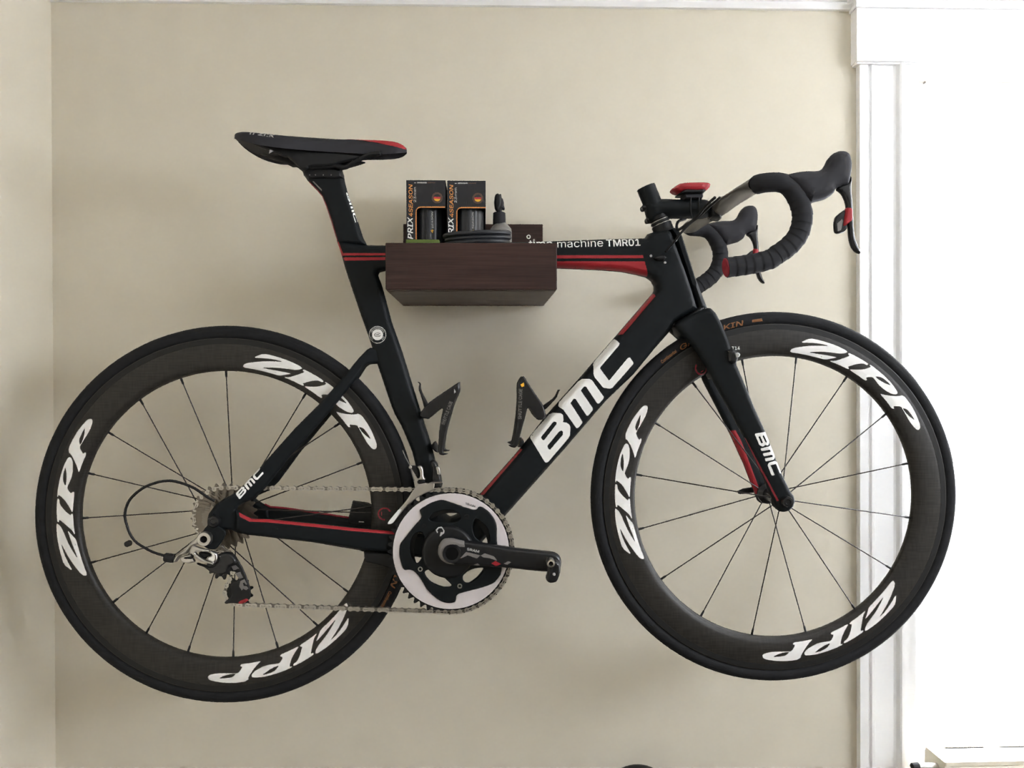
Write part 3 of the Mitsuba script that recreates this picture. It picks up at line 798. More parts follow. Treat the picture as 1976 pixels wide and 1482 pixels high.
# quick releases
qn = at([(1520, 970)], YB - 0.068)[0]
add(Wf + '__axle_nut', lathe_y([(1e-5, YB - 0.072), (0.004, YB - 0.072), (0.005, YB - 0.074), (0.0085, YB - 0.0735), (0.0095, YB - 0.071), (0.0095, YB - 0.062)], FWH[0], FWH[1], 0, 24, False), 'm_black_gloss', 35)
ql = at([(1424, 950), (1440, 947), (1462, 945), (1480, 950), (1490, 955)], YB + 0.066)
add(Wf + '__quick_release_lever', tube(spline(ql, 6), np.interp(np.linspace(0, 1, 25), [0, 0.15, 1], [0.003, 0.0052, 0.0065]), 12, flat=0.6), 'm_black', True)
add(Wf + '__quick_release_nut', disc_y(FWH[0], FWH[1], 0.011, YB + 0.060, YB + 0.072, 24), 'm_black', 40)
q = at([(400 + 18, 1010)], YB - 0.08)[0]
add(Wr + '__axle_nut', lathe_y([(1e-5, YB - 0.082), (0.004, YB - 0.082), (0.005, YB - 0.085), (0.0085, YB - 0.084), (0.0105, YB - 0.081), (0.0105, YB - 0.07)], RW[0], RW[1], 0, 24, False), 'm_black_gloss', 35)

# ------------------------------------------------------------------ seat post and saddle
SP = K + '__seat_post'
sp_px = [(582.8, 334.4), (594, 349.5), (608, 363.7), (619.3, 377), (626.3, 394), (636.5, 424.5), (647.6, 461), (650, 470), (706.5, 472), (705, 468), (699, 457), (691, 432), (683, 408), (668.9, 369.8), (661.8, 341.5), (659.8, 329.5), (620, 328)]
post = Body(xz(sp_px, FY), YB, 0.0125, 0.009, 0.003)
add(SP + '__mast', post.mesh(), 'm_frame', 50)
add(SP + '__stripe', post.decal(Polygon(xz([(592, 347), (594, 347), (609, 361.5), (621, 376), (628, 393), (639, 424.5), (650, 462), (647, 462), (630, 410), (619, 379)], FY - 0.006)), 0.0006, 0.003), 'm_red_dark', False)
add(SP + '__print', post.decal(Polygon(xz([(600.5, 347.5), (603, 347), (620, 364), (618.5, 366.5)], FY - 0.008)), 0.0006, 0.003), 'm_grey', False)
bmc_on(post, (670.5, 368), (688.5, 425), (666.2, 369.3), SP + '__lettering', Y=FY - 0.004)
# clamp
cl = xz([(582.8, 334.4), (581, 326), (584, 318), (632, 320), (658, 325), (660.5, 333), (662, 343), (650, 347), (622, 346), (594, 347)], YB - 0.016)
add(SP + '__clamp', Body(cl, YB, 0.0175, 0.006, 0.0025).mesh(), 'm_black', 45)
for bx in (597.5, 608.5, 624, 639):
    q = xz([(bx, 337.5)], YB - 0.018)[0]
    add(SP + '__clamp_bolt', disc_y(q[0], q[1], 0.0011, YB - 0.0185, YB - 0.016, 10, 0.0003), 'm_grey', 40)
SD = K + '__saddle'
# shell: side view profile of top and lower edges, half width along the length
sx = np.array([456.3, 462, 475, 495, 520, 555, 600, 650, 700, 735, 762, 778, 784.5])
stop_ = np.array([262.0, 257.5, 254.2, 254.0, 256, 259.4, 262.8, 266.5, 268.5, 269.5, 272, 278, 287])
sbot = np.array([264, 268, 276, 289, 303, 318, 321, 312, 302, 299, 297.5, 296, 293])
shw = np.array([0.012, 0.034, 0.052, 0.062, 0.065, 0.060, 0.044, 0.030, 0.022, 0.019, 0.0185, 0.014, 0.004])
smid = np.array([263, 264.5, 266, 272, 278, 283, 287, 290, 293, 294, 293, 291, 290])     # lower rim of the padding
xs = np.linspace(456.3, 784.5, 60)
tp, md, hw = (np.interp(xs, sx, a) for a in (stop_, smid, shw))


def gsm(a, k=5):
    w = np.hanning(k + 2)[1:-1]; w /= w.sum()
    return np.concatenate([a[:1], np.convolve(np.pad(a, k // 2, mode='edge'), w, 'valid')[1:-1], a[-1:]])


tp, md, hw = gsm(tp), gsm(md), gsm(hw)
na = 15
rows, stripe_rows = [], []
for x, a, b, h in zip(xs, tp, md, hw):
    W_ = at([(x, a)], YB - 0.62 * h)[0]; W_[0] = at([(x, a)], YB)[0, 0]
    zt = W_[2]; zb = at([(x, b)], YB - h * 0.9)[0][2]
    row = []
    for t in np.linspace(-1, 1, na):
        yy = h * math.sin(t * math.pi / 2)
        drop = (1 - math.cos(t * math.pi / 2))
        row.append((W_[0], YB + yy, zt - (zt - zb) * (0.25 * drop + 0.75 * abs(t) ** 4)))
    rows.append(row)
top = np.array(rows)
under = top.copy(); under[:, :, 2] = np.minimum(top[:, :, 2] - 0.004, (top[:, :1, 2] + top[:, -1:, 2]) / 2 - 0.004 + 0.35 * (top[:, :, 2] - top[:, :1, 2]))
under[:, 0, 2], under[:, -1, 2] = top[:, 0, 2] - 0.004, top[:, -1, 2] - 0.004


def gridmesh(g, flip=False):
    n, m = g.shape[:2]
    i, j = np.meshgrid(np.arange(n - 1), np.arange(m - 1), indexing='ij')
    q = np.stack([i * m + j, i * m + j + 1, (i + 1) * m + j + 1, (i + 1) * m + j], -1).reshape(-1, 4)
    f = np.vstack([q[:, [0, 1, 2]], q[:, [0, 2, 3]]])
    return trimesh.Trimesh(g.reshape(-1, 3), f[:, ::-1] if flip else f, process=False)


ring = np.concatenate([top, under[:, ::-1]], axis=1)
ring = np.concatenate([ring, ring[:, :1]], axis=1)
sm = gridmesh(ring); sm.merge_vertices(); trimesh.repair.fill_holes(sm); sm.fix_normals()
add(SD + '__cover', sm, 'm_hood', 60)
# red patch over the nose: follows the top
sel = xs > 656
g = top[sel].copy(); xr = xs[sel]
lim = np.interp(xr, [656, 690, 720, 750, 775, 785], [0.06, 0.50, 0.66, 0.80, 0.9, 0.95])
ctr = np.linspace(-1, 1, na)
red = np.zeros((sel.sum(), na, 3))
for i in range(len(g)):
    tt = ctr * lim[i]
    for k in range(3):
        red[i, :, k] = np.interp(tt, ctr, g[i, :, k])
red[:, :, 2] += 0.0007; red[:, 0, 1] -= 0.0004; red[:, :, 1] = YB + (red[:, :, 1] - YB) * 1.02
add(SD + '__nose_patch', gridmesh(red), 'm_red', True, label='red nose of the saddle cover')
# carbon shell wings beneath and rails
wing = xz(chk([(462, 266), (495, 283), (540, 299), (548, 304), (556, 303), (572, 316), (578, 327), (590, 328), (598, 320), (640, 318), (652, 312), (700, 300), (692, 296), (640, 292), (590, 290), (530, 280), (490, 270)]), YB - 0.035)
add(SD + '__shell', join(Body(wing, lambda p: YB - np.interp(p[:, 0], [p[:, 0].min(), p[:, 0].max()], [0.045, 0.018]), 0.0045, 0.004, 0.003).mesh(), Body(wing, lambda p: YB + np.interp(p[:, 0], [p[:, 0].min(), p[:, 0].max()], [0.045, 0.018]), 0.0045, 0.004, 0.003).mesh()), 'm_black', 45)
tail = xz([(520, 291), (529, 297), (545, 305), (540, 300), (532, 290)], YB - 0.05)
for s in (-1, 1):
    rp = at([(560, 302), (578, 317), (590, 322), (625, 322), (646, 320), (664, 323), (676, 318), (709, 300), (735, 296)], YB + s * 0.021)
    add(SD + '__rail', tube(spline(rp, 8), 0.0042, 10, flat=1.25), 'm_black', True)
q = [at([(a, b)], YB - 0.060)[0] for a, b in ((462, 262.5), (538, 266))]
def saddle_front(qq):
    X = top[:, 0, 0]
    out = np.zeros((len(qq), 3))
    for i, (x, z) in enumerate(qq):
        k = int(np.clip(np.searchsorted(X, x), 1, len(X) - 1))
        prof = top[k, : na // 2 + 1]
        y = np.interp(z, prof[:, 2], prof[:, 1])
        out[i] = (x, y - 0.0012, z + 0.0006)
    return out
q0 = xz([(481, 261.5), (530, 267.5)], YB - 0.054)
add(SD + '__lettering', text_between(saddle_front, "fi'zi:k", q0[0], q0[1], 0.0078, True), 'm_grey_light', False)
q1 = xz([(519, 297), (528, 291.5), (521, 289)], YB - 0.05)
add(SD + '__print', plate(q1, YB - 0.0512, YB - 0.0505, 0.0002, 0.002), 'm_grey_light', False)

# ------------------------------------------------------------------ stem, steerer, handlebar
ST = K + '__stem'
stem_px = chk(cr(CR3, [(345, 480), (600, 425), (1000, 440), (1340, 430), (1440, 490), (1460, 600), (1400, 720), (1300, 745), (1150, 740), (720, 742), (650, 745), (600, 775), (430, 830), (390, 660)]))
add(ST + '__body', Body(xz(stem_px, YB - 0.010), YB, 0.018, 0.015, 0.0025).mesh(), 'm_frame', 50)
a, b = at(cr(CR3, [(379, 252), (640, 890)]), YB)
ax = (b - a) / np.linalg.norm(b - a)
add(ST + '__steerer_cap', tube([a, a + ax * 0.001, a + ax * 0.05], [0.0165, 0.0172, 0.0172], 36), 'm_frame', 40)
for k, (s0, s1, rr) in enumerate([(0.057, 0.0640, 0.0172), (0.0650, 0.0668, 0.0166), (0.0674, 0.0712, 0.0176), (0.0718, 0.0734, 0.0166), (0.0738, 0.090, 0.0185)]):
    add(ST + '__spacer', tube([a + ax * s0, a + ax * (s0 + 0.0004), a + ax * (s1 - 0.0004), a + ax * s1], [rr - 0.0006, rr, rr, rr - 0.0006], 36), 'm_silver' if k in (1, 3) else 'm_black', 40)
for c_ in ((318, 590), (388, 785)):
    c0_, c1_ = at(cr(CR3, [c_, (c_[0] + 90, c_[1] - 20)]), YB - 0.004)
    add(ST + '__bolt', tube([c0_ + (c1_ - c0_) * 0.0, c0_ + (c1_ - c0_) * 0.15, c1_], [0.003, 0.0048, 0.0052], 16), 'm_black_gloss', 40)
    c0_[1] = c1_[1] = YB + 0.010
    add(ST + '__bolt', tube([c0_, c0_ + (c1_ - c0_) * 0.15, c1_], [0.003, 0.0048, 0.0052], 16), 'm_black_gloss', 40)
fp_ = xz(cr(CR3, [(1430, 560), (1500, 600), (1590, 660), (1605, 740), (1570, 770), (1500, 760), (1420, 740), (1400, 640)]), YB - 0.016)
add(ST + '__faceplate', Body(fp_, YB, 0.019, 0.006, 0.002).mesh(), 'm_black', 45)

HB = K + '__handlebar'
YN, YFAR = YB - 0.215, YB + 0.207
SH = -0.012                                            # the bar is turned slightly
clampc = at([(1386, 402)], YB)[0]
nearc = at([(1462, 352)], YN)[0]
bar_in = at([(1466, 353)], YN + 0.012)[0]
bx0 = np.array([clampc[0], 0, clampc[2]])
bar_pts = []
dn = [(1480, 352), (1502, 352), (1522, 360), (1539, 383), (1548, 411), (1546, 436), (1537, 458), (1521, 476), (1500, 491), (1484, 501), (1455, 508.5), (1428, 513), (1402, 516.3)]
dpath = at(dn, YN)


def drop_side(far):
    p = dpath.copy()
    if far:
        p[:, 1] = YFAR
        p[:, 0] += SH
    y0 = p[0, 1]
    s = 1 if far else -1
    corner = np.array([[p[0, 0] - 0.012, y0 - s * 0.020, p[0, 2]], [p[0, 0] - 0.004, y0 - s * 0.007, p[0, 2] + 0.0005]])
    return np.vstack([corner, p[1:]])


def flat_bar(y0, y1, x0, x1, z0, z1):
    """The aero top of the bar: an ellipse swept across."""
    n = 14
    t = np.linspace(0, 1, n)[:, None]
    c = np.hstack([x0 + (x1 - x0) * t, y0 + (y1 - y0) * t, z0 + (z1 - z0) * t])
    ra = np.interp(t[:, 0], [0, 0.12, 0.3, 0.8, 1], [0.0155, 0.0155, 0.021, 0.021, 0.0145]); rb = np.interp(t[:, 0], [0, 0.12, 0.3, 0.8, 1], [0.0155, 0.0155, 0.0085, 0.0085, 0.0125])
    a_ = np.arange(24) * 2 * np.pi / 24
    v = np.stack([c[:, None, 0] + ra[:, None] * np.cos(a_), np.broadcast_to(c[:, None, 1], (n, 24)), c[:, None, 2] + rb[:, None] * np.sin(a_)], -1)
    v = np.concatenate([v, v[:, :1]], 1)
    m = gridmesh(v); m.merge_vertices(); m.fix_normals()
    return m


zb0 = clampc[2]
nb, fb = drop_side(False), drop_side(True)
add(HB + '__bar_top', join(flat_bar(YB - 0.012, nb[0, 1] - 0.010, clampc[0], nb[0, 0], zb0, nb[0, 2]), flat_bar(YB + 0.012, fb[0, 1] + 0.010, clampc[0], fb[0, 0], zb0, fb[0, 2]), tube([(clampc[0], YB - 0.02, zb0), (clampc[0], YB + 0.02, zb0)], 0.0155, 24)), 'm_carbon_gloss', 50)
hood_px = chk(cr(C3, [(1300, 275), (1400, 250), (1480, 240), (1560, 242), (1600, 228), (1625, 195), (1645, 150), (1670, 120), (1700, 98), (1735, 87), (1775, 89), (1800, 106), (1815, 130), (1826, 190), (1822, 250), (1812, 300), (1800, 345), (1760, 352), (1700, 376), (1692, 408), (1640, 448), (1590, 466), (1550, 474), (1500, 490), (1440, 440), (1380, 360), (1320, 310)]))
lever_px = chk(cr(C3, [(1745, 345), (1805, 330), (1818, 280), (1830, 285), (1822, 380), (1834, 480), (1839, 600), (1842, 680), (1852, 750), (1870, 805), (1898, 862), (1888, 872), (1855, 858), (1822, 812), (1805, 740), (1800, 640), (1790, 530), (1778, 465), (1750, 410), (1705, 380)]))
red_px = chk(cr(C3, [(1782, 515), (1834, 514), (1836, 625), (1800, 640), (1785, 655), (1757, 664), (1772, 580)]))
pad_px = chk(cr(C3, [(1785, 525), (1740, 558), (1706, 588), (1696, 640), (1700, 702), (1722, 720), (1775, 704), (1796, 680), (1800, 640)]))
padg_px = cr(C3, [(1715, 640), (1752, 605), (1760, 620), (1745, 690), (1720, 700)])
for far in (False, True):
    Y_, dx = (YFAR, SH) if far else (YN, 0.0)
    p = spline(nb if not far else fb, 14)
    s = np.concatenate([[0], np.cumsum(np.linalg.norm(np.diff(p, axis=0), axis=1))])
    wrap = (s / 0.0135) % 1.0
    r = 0.0152 + 0.0011 * wrap * np.clip((s - 0.06) / 0.02, 0, 1)
    r[:5] *= np.array([0.80, 0.90, 0.96, 0.99, 1.0])
    add(HB + '__tape', tube(p, r, 24), 'm_tape', 60)
    e = p[-1]; u = p[-1] - p[-3]; u /= np.linalg.norm(u)
    add(HB + '__end_plug', tube([e - u * 0.002, e + u * 0.002, e + u * 0.0035, e + u * 0.0038], [0.0150, 0.0150, 0.0125, 0.004], 24), 'm_red_dark', 40, label='red end plug')
    sh = lambda q: xz(q, YN) + np.array([dx, 0])
    hood = Body(sh(hood_px), Y_, 0.0175, 0.016, 0.0022)
    add(HB + '__hood', hood.mesh(), 'm_hood', 60)
    lev = Body(sh(lever_px), Y_, 0.0065, 0.0045, 0.002)
    add(HB + '__brake_lever', lev.mesh(), 'm_black_gloss', 50)
    pad = Body(sh(pad_px), Y_ + 0.002, 0.0045, 0.003, 0.002)
    add(HB + '__shift_paddle', pad.mesh(), 'm_black_gloss', 50)
    if not far:
        add(HB + '__shift_paddle__panel'.replace('__panel', '_panel'), pad.decal(Polygon(sh(padg_px)), 0.0005, 0.002), 'm_grey', False)
    add(HB + '__lever_band', Body(sh(red_px), Y_, 0.0072, 0.004, 0.002).mesh(), 'm_red', 50, label='red band on the brake lever')

# bike computer on the stem
BC = K + '__bike_computer'
red_c = chk(cr(CR3, [(800, 275), (850, 230), (940, 172), (1040, 155), (1380, 150), (1440, 185), (1425, 240), (1350, 300), (1260, 340), (960, 345), (860, 330)]))
add(BC + '__case', Body(xz(red_c, YB - 0.02), YB, 0.024, 0.010, 0.002).mesh(), 'm_red', 50, label='red case of the bike computer')
blk = chk(cr(CR3, [(930, 330), (1010, 265), (1200, 275), (1340, 265), (1370, 290), (1300, 345), (1270, 360), (980, 368), (900, 350)]))
add(BC + '__underside', Body(xz(blk, YB - 0.024), YB, 0.0255, 0.004, 0.002).mesh(), 'm_black', 45)
mnt = cr(CR3, [(985, 355), (1300, 350), (1305, 400), (1280, 445), (1000, 445), (990, 400)])
add(BC + '__mount', Body(xz(mnt, YB - 0.018), YB, 0.020, 0.003, 0.002).mesh(), 'm_hood', 45)
for cx_ in (1110, 1240):
    q = at(cr(CR3, [(cx_ - 12, 400), (cx_ - 18, 560), (cx_ - 4, 700), (cx_ + 6, 748)]), YB - 0.0185)
    add(BC + '__band', tube(spline(q, 6), 0.0012, 8), 'm_black', True)

# cables
CBL = K + '__cable'
def cable(px, ys, r=0.0022, m='m_black', key=CBL):
    ys = np.interp(np.linspace(0, 1, len(px)), np.linspace(0, 1, len(ys)), ys)
    add(key, tube(spline(np.vstack([at([p], y)[0] for p, y in zip(px, ys)]), 10), r, 8), m, True)
cable(cr(CR3, [(1560, 420), (1400, 560), (1230, 720), (1100, 820), (960, 960), (880, 1060), (800, 1160), (690, 1290)]), [YB - 0.11, YB - 0.06, YB - 0.05, YB - 0.032])
cable(cr(CR3, [(1480, 420), (1330, 560), (1180, 740), (1000, 870), (900, 930), (870, 880), (900, 800), (1010, 760)]), [YB - 0.12, YB - 0.055, YB - 0.03, YB + 0.02], 0.0026)
cable(cr(CR3, [(1380, 440), (1250, 620), (1080, 790), (1000, 900), (900, 1040), (860, 1110)]), [YB + 0.12, YB + 0.02, YB - 0.035], 0.0014, 'm_silver')
cable([(316, 1072), (297, 1066), (280, 1057.5), (263.5, 1047), (253, 1034), (246, 1017.6), (241, 993), (250, 965), (274.7, 942.7), (301, 931.6), (321, 928), (341, 929.6), (372, 940.7), (400, 959), (414, 967)], [YB - 0.088, YB - 0.095, YB - 0.075], 0.0023)

# ------------------------------------------------------------------ bottle cages
def cage(main, hook, mount, txt, hi, name):
    G = f'{K}__{name}'
    for s in (-1, 1):
        y = YB + s * 0.036
        q = xz(chk(main), YB - 0.036)
        arm = Body(q, y, 0.0035, 0.0028, 0.002)
        k = add(G + '__arm', arm.mesh(), 'm_black_gloss', 50)
        if s < 0:
            near = arm
    add(G + '__hook', Body(xz(chk(hook), YB - 0.012), YB, 0.012, 0.003, 0.0015).mesh(), 'm_black', 45)
    add(G + '__mount', Body(xz(chk(mount), YB - 0.010), YB, 0.030, 0.004, 0.0015).mesh(), 'm_black', 45)
    q = xz(txt, YB - 0.036)
    add(G + '__lettering', text_between(lambda p: near.front(p, 0.0005), 'SHUTTLE CAGE', q[0], q[1], 0.0058, True), 'm_grey', False)
    if hi is not None:
        add(G + '__print', near.decal(Polygon(xz(hi, YB - 0.039)), 0.0006, 0.002), 'm_gold' if name == 'bottle_cage_001' else 'm_grey_light', False)
    return near


n1 = cage(cr(CR4, [(165, 700), (260, 580), (480, 425), (700, 280), (713, 276), (708, 320), (722, 400), (640, 580), (590, 740), (510, 1040), (492, 1180), (482, 1285), (560, 1296), (545, 1308), (470, 1325), (430, 1310), (410, 1260), (415, 1120), (430, 940), (460, 760), (487, 640), (400, 700), (270, 812), (240, 797), (200, 795), (150, 760)]),
          cr(CR4, [(105, 276), (130, 272), (158, 298), (155, 350), (180, 430), (250, 560), (270, 600), (205, 650), (195, 600), (165, 500), (124, 380), (130, 340), (140, 300)]),
          cr(CR4, [(305, 1185), (365, 1117), (402, 1180), (425, 1250), (420, 1290), (380, 1280), (335, 1240)]),
          cr(CR4, [(500, 890), (620, 560)]), cr(CR4, [(640, 370), (665, 420), (640, 440)]), 'bottle_cage')
add(K + '__bottle_cage__base', Body(xz(cr(CR4, [(150, 760), (165, 690), (230, 690), (250, 780), (200, 800)]), YB - 0.02), YB, 0.037, 0.005, 0.002).mesh(), 'm_black', 45)
n2 = cage(cr(C6, [(125, 610), (185, 512), (240, 610), (330, 745), (425, 880), (455, 990), (420, 1050), (345, 1055), (240, 882), (210, 1000), (170, 1150), (135, 1290), (120, 1350), (90, 1385), (50, 1380), (12, 1362), (2, 1350), (55, 1340), (75, 1250), (95, 1120), (110, 1000), (125, 800), (122, 680)]),
          cr(C6, [(420, 880), (500, 830), (560, 780), (590, 720), (600, 690), (635, 692), (610, 720), (592, 785), (480, 905), (440, 940)]),
          cr(C6, [(110, 1300), (160, 1258), (188, 1290), (200, 1330), (150, 1380), (110, 1375)]),
          cr(C6, [(160, 1045), (170, 680)]), cr(C6, [(150, 630), (190, 605), (195, 650), (165, 660)]), 'bottle_cage_001')
add(K + '__bottle_cage_001__base', Body(xz(cr(C6, [(345, 1050), (400, 940), (450, 960), (470, 1010), (430, 1055)]), YB - 0.02), YB, 0.037, 0.005, 0.002).mesh(), 'm_black', 45)

# ------------------------------------------------------------------ drivetrain
CS_ = K + '__crankset'
YR = YB - 0.045
RC = xz([(870.5, 1063)], YR)[0]


def circle(c, r, n=96):
    return Point(*c).buffer(r, n // 4)


def sprocket(c, n, y0, y1, inner, phase=0.0, depth=0.0045):
    """A toothed ring with n teeth for half-inch pitch."""
    rp = 0.0127 / (2 * math.sin(math.pi / n))
    a = (np.arange(n * 8) / 8.0) * 2 * np.pi / n + phase
    f = np.arange(n * 8) % 8
    rr = rp + depth * np.array([-0.78, -0.6, 0.0, 0.75, 0.95, 0.75, 0.0, -0.6])[f]
    p = Polygon(np.stack([c[0] + rr * np.cos(a), c[1] + rr * np.sin(a)], 1), [np.array(circle(c, inner).exterior.coords)] if inner else [])
    m = trimesh.creation.extrude_polygon(p, abs(y1 - y0), engine='earcut')
    v = np.array(m.vertices)
    m.vertices = np.stack([v[:, 0], min(y0, y1) + v[:, 2], v[:, 1]], 1)
    m.fix_normals()
    return m, rp


ringm, RP = sprocket(RC, 53, YR - 0.0015, YR + 0.0015, 0.088)
add(CS_ + '__chainring', ringm, 'm_black', 30)
small, _ = sprocket(RC, 39, YR + 0.0065, YR + 0.0085, 0.0655)
add(CS_ + '__chainring', small, 'm_black', 30)
dark = Polygon(xz(chk(cr(C8, [(760, 380), (800, 385), (870, 405), (960, 440), (1055, 470), (1080, 462), (1092, 441), (1120, 440), (1180, 480), (1230, 545), (1252, 610), (1250, 720), (1262, 790), (1290, 880), (1295, 980), (1280, 1040), (1230, 1100), (1160, 1130), (1010, 1170), (930, 1190), (905, 1205), (893, 1268), (840, 1278), (770, 1262), (700, 1215), (640, 1150), (590, 1060), (540, 1000), (500, 984), (450, 990), (430, 960), (405, 860), (410, 770), (440, 730), (510, 640), (560, 580), (597, 540), (595, 510), (580, 475), (600, 453), (680, 405)])), YR - 0.005)).buffer(0)
silver = circle(RC, 0.1015).difference(dark)
add(CS_ + '__ring_cover', plate(silver, YR - 0.0040, YR - 0.0014, 0.0006, 0.003), 'm_ring', 30, label='silver face of the big chainring')
W1 = cr(C8, [(625, 1010), (645, 990), (690, 983), (740, 1010), (800, 1062), (862, 1120), (840, 1130), (770, 1130), (700, 1103), (650, 1055)])
W2 = cr(C8, [(958, 1040), (1000, 1000), (1060, 975), (1140, 968), (1125, 1010), (1080, 1060), (1020, 1095), (980, 1095), (960, 1072)])
W3 = cr(C8, [(1060, 540), (1100, 555), (1170, 620), (1190, 720), (1180, 755), (1120, 745), (1060, 700), (1040, 620)])
W4 = cr(C8, [(660, 545), (700, 492), (790, 468), (880, 473), (935, 510), (935, 548), (890, 578), (700, 568)])
W5 = cr(C8, [(505, 740), (540, 672), (600, 655), (625, 700), (620, 800), (600, 880), (560, 935), (515, 880), (500, 800)])
wins = unary_union([Polygon(xz(chk(w), YR - 0.005)).buffer(0) for w in (W1, W2, W3, W4, W5)])
add(CS_ + '__spider', plate(dark.difference(wins).buffer(-0.0004), YR - 0.0068, YR - 0.0010, 0.0016, 0.003), 'm_frame', 40)
hubp = circle(xz(cr(C8, [(830, 830)]), YR - 0.01)[0], 0.046)
add(CS_ + '__spider_hub', Body(hubp, YR - 0.008, 0.0085, 0.006, 0.003).mesh(), 'm_black', 40)
for bx, by in ((990, 525), (622, 607), (588, 980), (930, 1127)):
    q = xz(cr(C8, [(bx, by)]), YR - 0.007)[0]
    add(CS_ + '__ring_bolt', lathe_y([(0.0022, YR - 0.0062), (0.0026, YR - 0.0078), (0.0042, YR - 0.0078), (0.0046, YR - 0.0060)], q[0], q[1], 0, 20, False), 'm_black_gloss' if by < 900 else 'm_silver', 40)
qo = Polygon(xz(cr(C8, [(722, 640), (745, 615), (775, 613), (800, 648), (795, 670), (778, 680), (770, 692), (765, 695), (757, 694), (762, 668), (770, 655), (777, 662), (785, 655), (786, 645), (772, 625), (750, 626), (735, 645), (742, 660), (735, 668)]), YR - 0.017)).buffer(0)
add(CS_ + '__logo', plate(qo, YR - 0.0172, YR - 0.0165, 0.0002, 0.002), 'm_grey_light', False)
q = xz(cr(C8, [(918, 400), (1062, 442)]), YR - 0.004)
q2 = xz(cr(C8, [(975, 418), (1062, 446)]), YR - 0.004)
add(CS_ + '__lettering', text_between(flat_front(YR - 0.0043), 'SRAM', q2[0], q2[1], 0.0036, True), 'm_black', False)
# bottom bracket shell
YC = YB - 0.072
arm_px = chk(cr(C8, [(800, 715), (860, 712), (970, 735), (1180, 765), (1400, 800), (1600, 822), (1740, 835), (1785, 855), (1812, 895), (1815, 950), (1795, 995), (1750, 1012), (1690, 1010), (1540, 998), (1390, 980), (1150, 962), (980, 948), (880, 946), (810, 938), (757, 900), (735, 845), (742, 780), (765, 738)]))
arm = Body(xz(arm_px, YC - 0.008), YC, 0.0105, 0.006, 0.0025)
add(CS_ + '__crank_arm', arm.mesh(), 'm_black_gloss', 50)
sp0 = xz(cr(C8, [(862, 845)]), YC - 0.010)[0]
add(CS_ + '__spindle_cap', lathe_y([(0.0105, YC - 0.002), (0.0110, YC - 0.0125), (0.0155, YC - 0.0135), (0.0165, YC - 0.0095)], sp0[0], sp0[1], 0, 36, False), 'm_black', 40)
add(CS_ + '__spindle_bore', disc_y(sp0[0], sp0[1], 0.0115, YC - 0.0112, YC - 0.009, 32), 'm_slot', False)
ap = lambda pts: Polygon(xz(cr(C8, pts), YC - 0.0105)).buffer(0)
hubg = ap([(800, 716), (862, 716), (970, 740), (974, 788), (930, 786), (900, 768), (862, 764), (815, 785), (788, 830), (792, 880), (825, 918), (860, 930), (885, 938), (880, 945), (815, 936), (762, 900), (738, 845), (745, 782), (768, 742)])
add(CS_ + '__print', arm.decal(hubg, 0.0006, 0.003), 'm_grey', False)
for pts, m in (([(935, 882), (985, 830), (1080, 852), (1108, 860), (1080, 888), (1000, 860), (945, 885)], 'm_grey'), ([(1110, 862), (1148, 842), (1230, 870), (1255, 908), (1190, 885), (1135, 878)], 'm_grey'), ([(1205, 930), (1240, 908), (1287, 935), (1245, 956)], 'm_red'), ([(1312, 932), (1350, 910), (1376, 920), (1340, 942)], 'm_grey'), ([(1050, 945), (1085, 928), (1105, 948), (1080, 952)], 'm_grey')):
    add(CS_ + '__print', arm.decal(ap(pts), 0.0006, 0.003), m, False)
q = xz(cr(C8, [(990, 815), (1096, 838)]), YC - 0.0105)
add(CS_ + '__lettering', text_between(lambda p: arm.front(p, 0.0006), 'SRAM', q[0], q[1], 0.0042, True), 'm_grey_light', False)
# second crank arm on the far side points the other way, pedal axles
far_arm = 2 * sp0 - xz(arm_px, YC - 0.008)
add(CS_ + '__crank_arm', Body(far_arm, 2 * YB - YC, 0.0105, 0.006, 0.004).mesh(), 'm_black_gloss', 50)
add(CS_ + '__axle', disc_y(sp0[0], sp0[1], 0.0145, YC + 0.004, 2 * YB - YC, 32), 'm_black', 40)
pd = chk(cr(C8, [(1682, 925), (1720, 893), (1762, 893), (1795, 920), (1806, 985), (1788, 1050), (1768, 1090), (1705, 1100), (1668, 1062), (1690, 1000)]))
add(K + '__pedal__body', Body(xz(pd, YC - 0.018), YC - 0.018, 0.009, 0.005, 0.002).mesh(), 'm_black_gloss', 45)
q = xz(cr(C8, [(1720, 930), (1748, 1025), (1738, 1060)]), YC - 0.028)
add(K + '__pedal__spindle', lathe_y([(0.0035, YC - 0.029), (0.0040, YC - 0.032), (0.0062, YC - 0.0315), (0.0074, YC - 0.027), (0.0074, YC)], q[0][0], q[0][1], 0, 24, False), 'm_chain', 40)
add(K + '__pedal__bolt', disc_y(q[1][0], q[1][1], 0.0026, YC - 0.0285, YC - 0.02, 14), 'm_grey_light', 40)
# cassette
CASS = Wr + '__cassette'
cog_t = [11, 12, 13, 14, 15, 17, 19, 21, 23, 25, 27]
for i, t in enumerate(cog_t):
    y = YB - 0.0585 + 0.0037 * i
    m, _ = sprocket(RW, t, y, y + 0.0018, 0.0165 if t < 20 else 0.028, 0.1 * i)
    add(Wr + '__sprocket', m, 'm_cassette' if t > 13 else 'm_chain_dark', 30)
add(Wr + '__lockring', lathe_y([(0.008, YB - 0.0615), (0.016, YB - 0.0610), (0.0175, YB - 0.0595), (0.0175, YB - 0.055)], RW[0], RW[1], 0, 32, False), 'm_chain_dark', 40)
add(Wr + '__cassette_carrier', lathe_y([(0.017, YB - 0.056), (0.020, YB - 0.055), (0.036, YB - 0.024), (0.036, YB - 0.020), (0.017, YB - 0.018)], RW[0], RW[1], 0, 48), 'm_chain_dark', 40)
